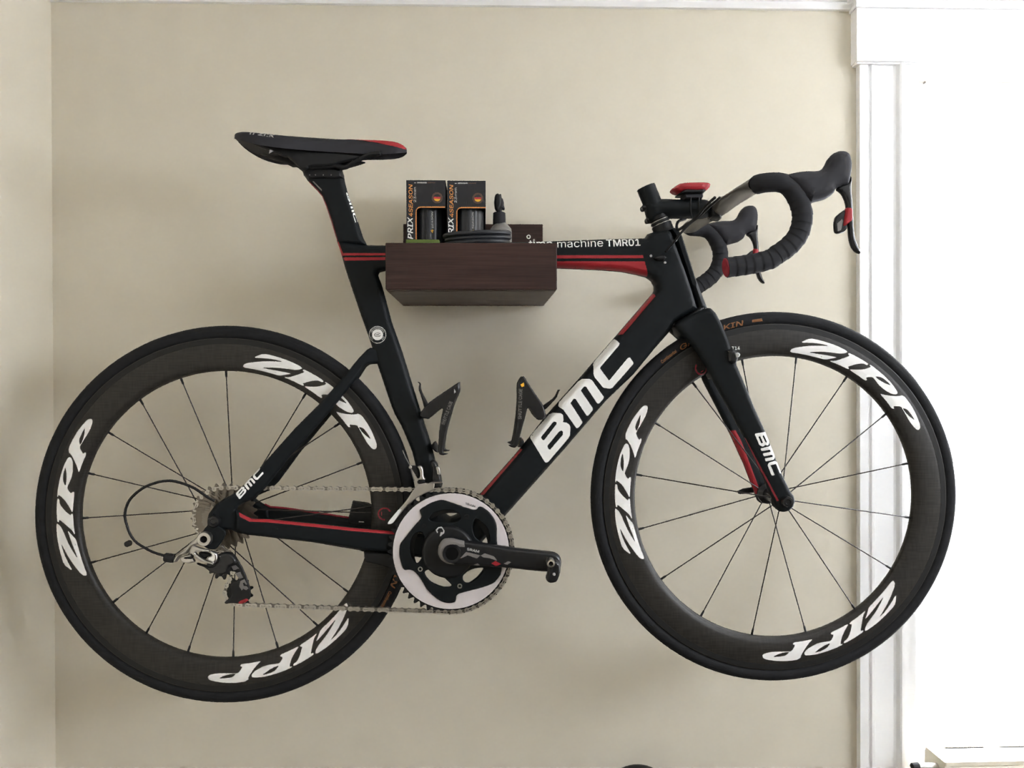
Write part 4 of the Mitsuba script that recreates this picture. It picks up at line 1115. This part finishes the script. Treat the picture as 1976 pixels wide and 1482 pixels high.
# chain
YCAS = YB - 0.0585 + 0.0037 * 9 + 0.001
YD = YB - 0.045
rc = 0.0127 / (2 * math.sin(math.pi / 25))
LP = xz([(458.5, 1143)], YD - 0.004)[0]
UPU = xz([(428, 1090)], YD - 0.004)[0]
rl = 0.0127 / (2 * math.sin(math.pi / 11))


def arc(c, r, a0, a1, n=60):
    a = np.radians(np.linspace(a0, a1, n))
    return np.stack([c[0] + r * np.cos(a), c[1] + r * np.sin(a)], 1)


def tangent_angle(c1, r1, c2, r2, sign):
    """Direction angle (degrees) of the outer tangent points on the upper (sign 1) or lower side."""
    d = c2 - c1
    D = np.hypot(*d)
    th = math.atan2(d[1], d[0])
    return math.degrees(th + sign * math.acos((r1 - r2) / D))


tu = tangent_angle(RC, RP, RW, rc, -1)      # ring centre towards the cassette lies to the left: the upper side is sign -1
tu_c = tu
tl = tangent_angle(RC, RP, LP, rl, 1)
seg = [arc(UPU, rl, 60, -30, 20), arc(LP, rl, 150, tl % 360 if (tl % 360) > 150 else tl % 360 + 360, 30), arc(RC, RP, (tl % 360) - 360, tu % 360 if tu % 360 < 180 else tu % 360 - 360, 120), arc(RW, rc, tu % 360, 232, 60), arc(UPU, rl, 120, 60, 8)]
pathc = np.vstack(seg)
dd = np.concatenate([[0], np.cumsum(np.linalg.norm(np.diff(pathc, axis=0), axis=1))])
n_l = int(dd[-1] / 0.0127)
ss_ = np.arange(n_l + 1) * (dd[-1] / n_l)
pins = np.stack([np.interp(ss_, dd, pathc[:, 0]), np.interp(ss_, dd, pathc[:, 1])], 1)
py = np.interp(pins[:, 0], [RW[0], RC[0]], [YCAS, YR])
low = pins[:, 1] < RC[1] - 0.05
py[low] = np.interp(pins[low, 0], [LP[0], RC[0]], [YD, YR])
py[(pins[:, 0] < LP[0] + 0.04) & (pins[:, 1] < RW[1] - 0.055)] = YD


def link_mesh(outer):
    w = 0.0033 if outer else 0.0021
    t = 0.0009
    shape = unary_union([Point(0, 0).buffer(0.0042, 8), Point(0.0127, 0).buffer(0.0042, 8), Polygon([(0, -0.0026), (0.0127, -0.0026), (0.0127, 0.0026), (0, 0.0026)])])
    shape = shape.difference(Polygon([(0.0035, -0.0008), (0.0092, -0.0008), (0.0092, 0.0008), (0.0035, 0.0008)])) if True else shape
    holes = unary_union([Point(0, 0).buffer(0.0017, 5), Point(0.0127, 0).buffer(0.0017, 5)])
    shape = shape.difference(holes)
    out = []
    for s in (-1, 1):
        m = trimesh.creation.extrude_polygon(shape, t, engine='earcut')
        v = np.array(m.vertices)
        m.vertices = np.stack([v[:, 0], s * w + (v[:, 2] - t / 2), v[:, 1]], 1)
        out.append(m)
    if not outer:
        for x in (0, 0.0127):
            out.append(disc_y(x, 0, 0.0037, -0.0016, 0.0016, 12))
    else:
        for x in (0, 0.0127):
            out.append(disc_y(x, 0, 0.0016, -0.0030, 0.0034, 10))
    m = join(*out); m.fix_normals()
    return m


LK = [mikit.ply(link_mesh(True), 'm_chain', smooth=False), mikit.ply(link_mesh(False), 'm_chain_dark', smooth=False)]
for i in range(n_l):
    a, b = pins[i], pins[i + 1]
    ang = math.degrees(math.atan2(b[1] - a[1], b[0] - a[0]))
    key = free(K + '__chain__link')
    scene[key] = {**LK[i % 2], 'to_world': T().translate([float(a[0]), float(py[i]), float(a[1])]).rotate([0, 1, 0], -ang)}

# rear derailleur
RD = K + '__rear_derailleur'
YRD = YB - 0.084
rx = lambda pts, Y=YRD: xz(cr(CR1, pts), Y)
kn = rx([(790, 322)])[0]
add(RD + '__knuckle', lathe_y([(0.0052, YRD - 0.006), (0.0060, YRD - 0.0085), (0.0110, YRD - 0.0085), (0.0120, YRD - 0.007), (0.0120, YRD + 0.014), (0.0052, YRD + 0.014)], kn[0], kn[1], 0, 36), 'm_silver', 40)
add(RD + '__bolt_socket', disc_y(kn[0], kn[1], 0.0056, YRD - 0.005, YRD + 0.002, 24), 'm_slot', False)
def rdp(key, pts, y, h, r, m, sm=45):
    add(RD + '__' + key, Body(rx(chk(pts), y), y, h, r, 0.0015).mesh(), m, sm)
rdp('arm', [(730, 250), (640, 310), (540, 410), (440, 510), (340, 580), (295, 630), (288, 690), (340, 700), (378, 645), (402, 592), (530, 560), (585, 440), (680, 412), (770, 415), (760, 380), (700, 330)], YRD, 0.0065, 0.004, 'm_silver')
rdp('lower_arm', [(392, 612), (470, 590), (600, 556), (610, 640), (645, 690), (545, 720), (440, 702), (402, 665)], YRD, 0.005, 0.003, 'm_silver')
rdp('body', [(585, 420), (650, 438), (750, 478), (862, 490), (862, 542), (690, 524), (640, 545), (700, 592), (800, 662), (905, 690), (938, 742), (840, 716), (700, 672), (600, 582), (532, 540)], YRD - 0.006, 0.005, 0.003, 'm_silver')
rdp('cable_clamp', [(560, 556), (600, 555), (604, 600), (585, 640), (560, 650), (450, 645), (455, 620), (560, 610)], YRD - 0.006, 0.003, 0.002, 'm_black')
rdp('link', [(690, 528), (860, 545), (905, 600), (830, 610), (800, 655), (700, 590)], YRD + 0.002, 0.005, 0.003, 'm_black')
rdp('pivot', [(862, 500), (960, 530), (1002, 562), (992, 692), (930, 735), (900, 690), (820, 660), (840, 610), (905, 580)], YRD - 0.006, 0.006, 0.004, 'm_chrome')
rdp('parallelogram', [(645, 700), (760, 730), (860, 760), (935, 740), (990, 690), (1000, 580), (1060, 542), (1160, 530), (1235, 562), (1310, 650), (1300, 730), (1200, 760), (1170, 885), (1080, 890), (1045, 930), (985, 892), (880, 850), (780, 770), (690, 745)], YRD + 0.006, 0.008, 0.005, 'm_black_gloss')
rdp('cage', [(1160, 530), (1240, 570), (1330, 680), (1420, 850), (1482, 1020), (1512, 1130), (1516, 1250), (1482, 1302), (1340, 1362), (1200, 1345), (1112, 1362), (1095, 1330), (1212, 1240), (1192, 1100), (1222, 992), (1332, 980), (1302, 885), (1272, 850), (1182, 840), (1172, 750)], YD - 0.012, 0.0025, 0.002, 'm_black')
rdp('inner_cage', [(1240, 570), (1330, 680), (1420, 850), (1482, 1020), (1512, 1130), (1516, 1250), (1470, 1290), (1300, 1300), (1212, 1240), (1222, 1100), (1332, 980), (1302, 885), (1272, 850), (1200, 640)], YD + 0.009, 0.0015, 0.001, 'm_black')
for pts in ([(1205, 765), (1275, 742), (1332, 800), (1240, 830)], [(1265, 872), (1348, 850), (1392, 942), (1330, 968)], [(1345, 1000), (1415, 968), (1455, 1045), (1440, 1062), (1410, 1020), (1390, 1030), (1400, 1075), (1450, 1080), (1482, 1110), (1440, 1145), (1400, 1120), (1370, 1150), (1330, 1080)]):
    q = rx(pts, YD - 0.0145)
    add(RD + '__print', plate(q, YD - 0.0150, YD - 0.0144, 0.0002, 0.002), 'm_grey', False)
rdp('cage_tip', [(1310, 1335), (1345, 1308), (1440, 1268), (1484, 1292), (1445, 1332), (1345, 1366)], YD - 0.0135, 0.003, 0.002, 'm_red')
add(RD + '__pulley', sprocket(LP, 11, YD - 0.0015, YD + 0.0015, 0.003)[0], 'm_black', 30)
add(RD + '__pulley', sprocket(UPU, 11, YD - 0.0015, YD + 0.0015, 0.003)[0], 'm_black', 30)
b0, b1 = at(cr(CR1, [(140, 620), (305, 640)]), YRD)
add(RD + '__barrel_adjuster', tube([b0, b0 + (b1 - b0) * 0.12, b0 + (b1 - b0) * 0.9, b1], [0.006, 0.0078, 0.0078, 0.0055], 18), 'm_black', 40)
b0, b1 = at(cr(CR1, [(95, 600), (150, 622)]), YRD)
add(RD + '__ferrule', tube([b0, b1], 0.003, 12), 'm_silver', 40)
rdp('hanger', [(1000, 425), (1060, 410), (1110, 470), (1160, 500), (1155, 545), (1080, 520), (1020, 470)], YD - 0.010, 0.003, 0.002, 'm_chain_dark')
hq = pxz(chk([(397, 1017), (406, 1009), (424, 1016), (438, 1026), (430, 1044), (415, 1062), (398, 1058), (385, 1046), (388, 1030)]), lambda p: np.full(len(p), YB - 0.078))
add(RD + '__hanger_plate', Body(hq, YB - 0.0775, 0.003, 0.002, 0.002).mesh(), 'm_frame', 40)
q = xz([(406, 1002)], YB - 0.081)[0]
add(FRM + '__bolt', lathe_y([(0.0012, YB - 0.0815), (0.0016, YB - 0.083), (0.0030, YB - 0.0828), (0.0034, YB - 0.080)], q[0], q[1], 0, 16, False), 'm_grey', 40)

# front derailleur
FD = K + '__front_derailleur'
YFD = YB - 0.053
fx = lambda pts, Y=YFD: xz(cr(CR2, pts), Y)
def fdp(key, pts, y, h, r, m, sm=45):
    add(FD + '__' + key, Body(fx(chk(pts), y), y, h, r, 0.0015).mesh(), m, sm)
fdp('cage_plate', [(1270, 650), (1415, 620), (1430, 650), (1500, 606), (1560, 608), (1560, 680), (1540, 752), (1400, 800), (1240, 890), (1120, 990), (1020, 1100), (930, 1210), (850, 1312), (770, 1322), (768, 1292), (900, 1130), (1060, 950), (1190, 760)], YFD, 0.0022, 0.0016, 'm_silver')
fdp('cage_plate', [(1270, 650), (1415, 620), (1540, 650), (1540, 752), (1400, 800), (1240, 890), (1020, 1100), (850, 1290), (790, 1300), (1060, 950), (1190, 760)], YFD + 0.019, 0.0012, 0.001, 'm_silver')
fdp('cage_edge', [(770, 1322), (768, 1292), (900, 1130), (960, 1060), (1010, 1075), (930, 1195), (850, 1312)], YFD - 0.0018, 0.0022, 0.001, 'm_white')
fdp('top_plate', [(1500, 600), (1690, 604), (1692, 630), (1560, 632), (1480, 640)], YFD - 0.002, 0.005, 0.002, 'm_silver')
fdp('arm', [(1262, 345), (1330, 325), (1372, 380), (1382, 530), (1412, 560), (1385, 592), (1268, 578), (1310, 512), (1310, 460), (1285, 390)], YFD + 0.004, 0.005, 0.003, 'm_silver')
fdp('pivot', [(1265, 585), (1390, 580), (1410, 620), (1270, 645)], YFD + 0.004, 0.005, 0.002, 'm_black')
fdp('link', [(1150, 330), (1250, 335), (1300, 420), (1310, 500), (1270, 560), (1230, 480), (1180, 400)], YFD + 0.012, 0.005, 0.003, 'm_black')
fdp('mount', [(1470, 260), (1550, 225), (1605, 280), (1650, 430), (1690, 600), (1690, 700), (1560, 712), (1540, 640), (1500, 560), (1520, 400)], YFD + 0.016, 0.012, 0.004, 'm_black_gloss')
fdp('clamp', [(1572, 350), (1640, 342), (1662, 440), (1650, 492), (1600, 494), (1590, 420)], YFD + 0.002, 0.004, 0.002, 'm_silver')
q = fx([(1148, 362)], YFD)[0]
add(FD + '__bolt', disc_y(q[0], q[1], 0.0026, YFD - 0.002, YFD + 0.01, 16), 'm_silver', 40)
cable(cr(CR2, [(1020, 80), (1060, 180), (1120, 290), (1150, 360), (1180, 480), (1215, 590)]), [YB - 0.035, YB - 0.045], 0.0009, 'm_grey', FD + '__cable')

# rear brake under the chain stays, sensor on the far stay
rb = Body(xz(cr(C8, [(100, 818), (330, 826), (370, 850), (370, 950), (330, 968), (220, 935), (108, 912)]), YB - 0.022), YB - 0.022, 0.010, 0.004, 0.002)
add(K + '__rear_brake__caliper', rb.mesh(), 'm_black', 45)
sn = Body(xz(cr(CR2, [(180, 925), (430, 960), (545, 1020), (620, 1060), (620, 1345), (430, 1350), (110, 1310), (112, 1200)]), YB + 0.032), YB + 0.034, 0.011, 0.004, 0.002)
add(K + '__speed_sensor__case', sn.mesh(), 'm_black', 45)
q = fx([(285, 1285), (365, 1292)], YB + 0.023)
add(K + '__speed_sensor__print', text_between(lambda p: sn.front(p, 0.0005), 'GSC', q[0], q[1], 0.0028, True) if False else sn.decal(Polygon(fx([(285, 1270), (368, 1276), (368, 1292), (285, 1286)], YB + 0.023)), 0.0005, 0.002), 'm_grey_light', False)

# ------------------------------------------------------------------ wall shelf
S = 'wall_shelf'
thing(S, 'dark walnut wall shelf box holding the bicycle by its top tube', 'shelf')
YSF = -(1.81 - 1.488)
p = at([(743, 468.7), (1074.7, 468.7), (744.5, 560.8), (1074.7, 558.7)], YSF)
sx0, sx1 = (p[0, 0] + p[2, 0]) / 2, (p[1, 0] + p[3, 0]) / 2
sz1, sz0 = (p[0, 2] + p[1, 2]) / 2, (p[2, 2] + p[3, 2]) / 2
b = at([(775, 431.5), (1054.5, 433)], -0.018)
bz1 = b[:, 2].mean()


def rbox(x0, x1, y0, y1, z0, z1, r=0.0012):
    m = boxm(x0, x1, y0, y1, z0, z1)
    c = m.bounds.mean(0); h = (m.bounds[1] - m.bounds[0]) / 2
    pts = []
    for sxx in (-1, 1):
        for syy in (-1, 1):
            for szz in (-1, 1):
                s_ = np.array([sxx, syy, szz])
                for k in range(3):
                    q = h.copy() - r; q[k] = h[k]
                    pts.append(c + s_ * q)
    return trimesh.convex.convex_hull(np.array(pts))


th = 0.017
add(S + '__front_panel', rbox(sx0, sx1, YSF, YSF + th, sz0 + 0.0006, sz1), 'm_wood', False)
add(S + '__bottom_panel', rbox(sx0, sx1, YSF + th, 0.0, sz0, sz0 + th), 'm_wood', False)
add(S + '__back_panel', rbox(sx0 + 0.003, sx1 - 0.003, -0.018, 0.0, sz0 + th, bz1), 'm_wood', False)
ttz = at([(900, 480)], YB)[0, 2]
zt0 = at([(740, 522)], YB)[0, 2] - 0.004
for x0_ in (sx0, sx1 - th):
    pl = Polygon([(YSF + th, sz0 + th), (-0.018, sz0 + th), (-0.018, sz1), (YB + 0.036, sz1), (YB + 0.032, zt0 + 0.012), (YB + 0.022, zt0), (YB - 0.022, zt0), (YB - 0.028, zt0 + 0.012), (YSF + th, zt0 + 0.012)])
    m = trimesh.creation.extrude_polygon(pl, th, engine='earcut')
    v = np.array(m.vertices); m.vertices = np.stack([x0_ + v[:, 2], v[:, 0], v[:, 1]], 1); m.fix_normals()
    add(S + '__side_panel', m, 'm_wood', False)
q = at([(1020, 457)], -0.0185)[0]
add(S + '__screw', lathe_y([(0.0022, -0.0175), (0.0026, -0.0192), (0.0042, -0.0192), (0.0048, -0.0178)], q[0], q[2], 0, 24, False), 'm_white', 40)
q = at([(806, 457)], -0.0185)[0]
add(S + '__screw', lathe_y([(0.0022, -0.0175), (0.0026, -0.0192), (0.0042, -0.0192), (0.0048, -0.0178)], q[0], q[2], 0, 24, False), 'm_white', 40)
SFZ = sz0 + th

# tyre boxes
def tyre_box(key, px0, px1, py0, lab):
    thing(key, lab, 'box', 'boxed tyres on the shelf')
    YX = -0.150
    a = at([(px0, py0)], YX)[0]; bb = at([(px1, py0)], YX)[0]
    x0, x1, z1 = a[0], bb[0], a[2]
    z0, D = SFZ, 0.085
    f = lambda pts: xz(cr(CBX, np.array(pts, float) + np.array([dxb, dyb])), YX)
    dxb, dyb = (0, 0) if px0 < 820 else (675, 8)
    # front with a round-cornered window open to the right
    wx0, wz1 = f([(292, 572)])[0]
    win = Polygon([(wx0, z0 + 0.012), (x1 + 0.001, z0 + 0.012), (x1 + 0.001, wz1), (wx0, wz1)])
    win = win.buffer(-0.008).buffer(0.008) if False else unary_union([sbox(wx0 + 0.006, z0 + 0.012, x1 + 0.001, wz1), sbox(wx0, z0 + 0.012, x1 + 0.001, wz1 - 0.006), Point(wx0 + 0.006, wz1 - 0.006).buffer(0.006)])
    front = sbox(x0, z0, x1, z1).difference(win)
    add(key + '__front', plate(front, YX, YX + 0.0012, 0.0003, 0.006), 'm_card', False)
    zz = wz1
    add(key + '__carton', join(boxm(x0, x0 + 0.001, YX + 0.0012, YX + D, z0, z1), boxm(x0, x1, YX + D - 0.001, YX + D, z0, z1), boxm(x0, x1, YX + 0.0012, YX + D, z1 - 0.001, z1), boxm(x0, x1, YX + 0.0012, YX + D, z0, z0 + 0.001), boxm(x1 - 0.001, x1, YX + 0.0012, YX + D, zz, z1), boxm(x1 - 0.001, x1, YX + 0.05, YX + D, z0, zz)), 'm_card', False)
    line = [(284, 1420), (284, 640), (290, 605), (308, 580), (330, 562), (360, 555), (765, 556)]
    ln = LineString(f(line)).buffer(0.0012, cap_style=2)
    ln = ln.intersection(sbox(x0, z0 + 0.004, x1, z1))
    add(key + '__outline', plate(ln.difference(win), YX - 0.0003, YX + 0.0001, 0.0001, 0.003), 'm_orange', False)
    # folded tyre inside
    rr = 0.030
    cxm, cym = (x0 + x1) / 2 + 0.003, YX + 0.040
    prof = [(1e-4, z0 + 0.004)] + [(rr, z0 + 0.006), (rr, wz1 + 0.002), (rr - 0.004, wz1 + 0.006), (1e-4, wz1 + 0.007)]
    a_ = np.arange(60) * 2 * np.pi / 60
    tm = lathe_z(prof, cxm, cym, 60)
    vv = np.array(tm.vertices); an = np.arctan2(vv[:, 1] - cym, vv[:, 0] - cxm)
    k = 1 - 0.05 * np.abs(np.sin(an * 6)) ** 6
    vv[:, 0], vv[:, 1] = cxm + (vv[:, 0] - cxm) * k, cym + (vv[:, 1] - cym) * k
    tm.vertices = vv
    add(key + '__folded_tyre', tm, 'm_tube_rubber', 40)
    q = f([(566, 900), (560, 620), (566, 985), (566, 915)])
    add(key + '__tyre_lettering', text_between(flat_front(YX + 0.0085), 'SEASON', q[0], q[1], 0.0036, True, 0.2), 'm_grey_light', False)
    add(key + '__tyre_lettering', text_between(flat_front(YX + 0.0085), '4', q[2], q[3], 0.0050, True, 0.2), 'm_gold', False)
    q = f([(232, 1100), (225, 735)])
    add(key + '__lettering', text_between(flat_front(YX - 0.0003), 'PRIX', q[0], q[1], 0.0098, True, 0.25), 'm_white', False)
    q2 = f([(226, 728), (222, 188)])
    add(key + '__lettering', text_between(flat_front(YX - 0.0003), '4SEASON', q2[0], q2[1], 0.0072, True, 0.2), 'm_orange', False)
    q3 = f([(282, 485), (282, 225)])
    add(key + '__lettering', text_between(flat_front(YX - 0.0003), '23mm', q3[0], q3[1], 0.0046, True), 'm_grey_light', False)
    q4 = f([(248, 160), (462, 160), (475, 158), (605, 158)])
    add(key + '__lettering', text_between(flat_front(YX - 0.0003), 'ALL-SEASON', q4[0], q4[1], 0.0022, True) if False else plate(unary_union([sbox(q4[0][0], q4[0][1], q4[0][0] + 0.004, q4[0][1] + 0.0016), sbox(q4[0][0] + 0.0062, q4[0][1], q4[1][0], q4[1][1] + 0.0022)]), YX - 0.0003, YX, 0.0001, 0.003), 'm_grey_light', False)
    add(key + '__lettering', plate(sbox(q4[2][0], q4[2][1], q4[3][0], q4[3][1] + 0.0016), YX - 0.0003, YX, 0.0001, 0.003), 'm_brown', False)
    c_ = f([(632, 402)])[0]
    P_ = Point(*c_)
    add(key + '__badge', plate(P_.buffer(0.0107, 16), YX - 0.0003, YX, 0.0001, 0.003), 'm_brown', False)
    inner = P_.buffer(0.0068, 16)
    add(key + '__badge_flag', plate(inner.intersection(sbox(c_[0] - 0.02, c_[1] + 0.0020, c_[0] + 0.02, c_[1] + 0.02)), YX - 0.0006, YX - 0.0002, 0.0001, 0.002), 'm_card', False)
    add(key + '__badge_flag', plate(inner.intersection(sbox(c_[0] - 0.02, c_[1] - 0.0020, c_[0] + 0.02, c_[1] + 0.0020)), YX - 0.0006, YX - 0.0002, 0.0001, 0.002), 'm_flag_red', False)
    add(key + '__badge_flag', plate(inner.intersection(sbox(c_[0] - 0.02, c_[1] - 0.02, c_[0] + 0.02, c_[1] - 0.0020)), YX - 0.0006, YX - 0.0002, 0.0001, 0.002), 'm_gold', False)


tyre_box('tyre_box', 784, 859.5, 347.5, 'left of the two black tyre boxes with orange print on the shelf')
tyre_box('tyre_box_001', 863, 937, 348.5, 'right of the two black tyre boxes, between the other box and the spray bottle')

# spray bottle
thing('spray_bottle', 'small clear spray bottle with a black trigger head on the shelf', 'bottle')
YS = -0.085
bc = at([(966.5, 440)], YS)[0]
bx_, bzs = bc[0], at([(966, 432)], YS)[0, 2]
k = 1.725 / 1650
add('spray_bottle__bottle', lathe_z([(1e-4, SFZ + 0.001), (0.020, SFZ + 0.001), (0.0222, SFZ + 0.004), (0.0222, bzs - 0.016), (0.021, bzs - 0.010), (0.016, bzs - 0.004), (0.0115, bzs), (0.0100, bzs + 0.003), (0.0100, bzs + 0.010)], bx_, YS, 40), 'm_clear', 40)
zl = SFZ + 0.6 * (bzs - SFZ)
add('spray_bottle__liquid', lathe_z([(1e-4, SFZ + 0.003), (0.020, SFZ + 0.003), (0.0212, SFZ + 0.005), (0.0212, zl), (1e-4, zl)], bx_, YS, 40), 'm_grey_light', 40)
cp = at([(963.5, 421)], YS)[0]
add('spray_bottle__collar', lathe_z([(1e-4, cp[2] - 0.012), (0.0125, cp[2] - 0.012), (0.0130, cp[2] - 0.010), (0.0125, cp[2] + 0.010), (0.0105, cp[2] + 0.0115), (1e-4, cp[2] + 0.0115)], cp[0], YS, 32), 'm_hood', 40)
bxp = lambda pts: xz(cr(CBX, pts), YS - 0.01)
add('spray_bottle__trigger', Body(bxp(chk([(1600, 340), (1640, 325), (1660, 345), (1690, 330), (1700, 380), (1705, 500), (1680, 600), (1635, 640), (1590, 600), (1575, 500), (1582, 400)])), YS - 0.008, 0.008, 0.005, 0.002).mesh(), 'm_black', 45)
add('spray_bottle__head', Body(bxp(chk([(1680, 380), (1725, 390), (1745, 470), (1740, 500), (1750, 530), (1760, 560), (1750, 585), (1700, 580), (1720, 660), (1640, 670), (1640, 520)])), YS + 0.004, 0.009, 0.005, 0.002).mesh(), 'm_hood', 45)

# coiled inner tube
thing('inner_tube', 'coiled black inner tube lying on the shelf in front of the right tyre box', 'inner tube')
cc = at([(921, 452)], -0.195)[0]
k = 0.0585
flo = SFZ + 0.006
lay = np.arange(flo, cc[2] + 0.006, 0.0088)
tt = np.linspace(0, 2 * np.pi * len(lay), 46 * len(lay))
zz = np.interp(tt, [0, tt[-1]], [lay[0], lay[-1]])
coil = np.stack([cc[0] + (k + 0.002 * np.sin(tt * 0.37)) * np.cos(tt), -0.192 + (0.030 + 0.001 * np.sin(tt * 0.53)) * np.sin(tt), zz + 0.002 * np.sin(tt + 0.6)], 1)
add('inner_tube', tube(coil, 0.0052, 10), 'm_tube_rubber', True)
# green card
thing('green_card', 'green card box before the left tyre box, only its top edge in view', 'box')
g = at([(783, 462), (847.5, 462)], -0.222)
add('green_card', rbox(g[0, 0], g[1, 0], -0.222, -0.166, SFZ, g[0, 2], 0.001), 'm_green', False)

# ------------------------------------------------------------------ radiator, chair, at the bottom edge
thing('radiator', 'cream radiator cover with slotted top standing under the window', 'radiator')
YRB, YRF = -0.05, -0.130
A = at([(1779, 1442)], YRB)[0]; Bf = at([(1829, 1469)], YRF)[0]
rx0, rz = (A[0] + Bf[0]) / 2, (A[2] + Bf[2]) / 2
rx1 = rx0 + 0.95
prof = Polygon([(YRB, 0.08), (YRF + 0.02, 0.08), (YRF, 0.10), (YRF, rz - 0.012), (YRF + 0.003, rz - 0.004), (YRF + 0.010, rz), (YRB - 0.006, rz), (YRB, rz - 0.006)])
slots = []
y0s, y1s = YRB - 0.022, YRB - 0.012
body = strip_x([(YRB, 0.08), (YRF + 0.02, 0.08), (YRF, 0.10), (YRF, rz - 0.016), (YRF + 0.003, rz - 0.010), (YRF + 0.006, rz - 0.008), (YRB, rz - 0.008)], rx0 + 0.012, rx1 - 0.012)
add('radiator__body', body, 'm_rad', False)
topp = sbox(rx0, YRF + 0.001, rx1, YRB).buffer(-0.004).buffer(0.004)
sl = []
x = rx0 + 0.036
while x + 0.075 < rx1 - 0.02:
    for yy in (YRB - 0.012,):
        sl.append(LineString([(x + 0.003, yy), (x + 0.080, yy)]).buffer(0.0036))
    x += 0.117
m = trimesh.creation.extrude_polygon(topp.difference(unary_union(sl)), 0.008, engine='earcut')
m.apply_translation((0, 0, rz - 0.008)); m.fix_normals()
add('radiator__grille', m, 'm_rad', False)
add('radiator__slot_lining', boxm(rx0 + 0.030, rx1 - 0.020, YRB - 0.018, YRB - 0.006, rz - 0.0095, rz - 0.0015), 'm_slot', False)
e = strip_x([(YRB, 0.08), (YRF + 0.035, 0.08), (YRF + 0.030, 0.30), (YRF + 0.030, rz - 0.10), (YRF + 0.016, rz - 0.04), (YRF + 0.002, rz - 0.012), (YRF + 0.002, rz - 0.008), (YRB, rz - 0.008)], rx0, rx0 + 0.0125)
add('radiator__end_panel', e, 'm_rad', False)
for xx in (rx0 + 0.10, rx1 - 0.10):
    add('radiator__foot', boxm(xx - 0.02, xx + 0.02, YRF + 0.02, YRB - 0.01, 0.0, 0.085), 'm_rad', False)
vp = at([(1776, 1476)], -0.10)[0]
add('radiator__valve', join(tube([(vp[0] - 0.004, -0.10, vp[2] - 0.004), (rx0 + 0.02, -0.10, vp[2] - 0.006)], 0.009, 16), tube([(vp[0] + 0.004, -0.10, vp[2]), (vp[0] + 0.004, -0.10, vp[2] - 0.05)], 0.007, 16)), 'm_silver', 40)
add('radiator__valve_knob', tube([(vp[0] - 0.018, -0.10, vp[2] - 0.006), (vp[0] - 0.016, -0.10, vp[2] - 0.005), (vp[0] - 0.004, -0.10, vp[2] - 0.004)], [0.006, 0.009, 0.009], 16), 'm_black', 40)

thing('chair', 'black chair below the bicycle, only the round top of its backrest in view', 'chair')
ch = at([(1230, 1476.5)], -0.10)[0]
hx, hz = ch[0], ch[2]
back = Polygon([(hx + 0.17 * math.sin(t) * 1.0, hz - 0.17 * 0.95 * (1 - math.cos(t)) * 0.62) for t in np.linspace(-1.5, 1.5, 30)] + [(hx + 0.15, hz - 0.32), (hx - 0.15, hz - 0.32)])
r0 = 0.074
cap = [(hx + r0 * math.sin(t), hz - r0 * (1 - math.cos(t))) for t in np.linspace(-1.2, 1.2, 25)]
back = Polygon(cap + [(hx + 0.10, hz - 0.09), (hx + 0.16, hz - 0.17), (hx + 0.17, hz - 0.30), (hx - 0.17, hz - 0.30), (hx - 0.16, hz - 0.17), (hx - 0.10, hz - 0.09)])
add('chair__backrest', Body(back, -0.10, 0.018, 0.016, 0.006).mesh(), 'm_black', 50)
sz = 0.44
add('chair__seat', rbox(hx - 0.20, hx + 0.20, -0.50, -0.08, sz - 0.03, sz, 0.008), 'm_black', False)
for sx_ in (-1, 1):
    add('chair__leg', tube([(hx + sx_ * 0.14, -0.10, hz - 0.20), (hx + sx_ * 0.16, -0.10, sz), (hx + sx_ * 0.18, -0.07, 0.0)], 0.013, 12), 'm_black', 40)
    add('chair__leg', tube([(hx + sx_ * 0.17, -0.46, sz - 0.02), (hx + sx_ * 0.18, -0.48, 0.0)], 0.013, 12), 'm_black', 40)
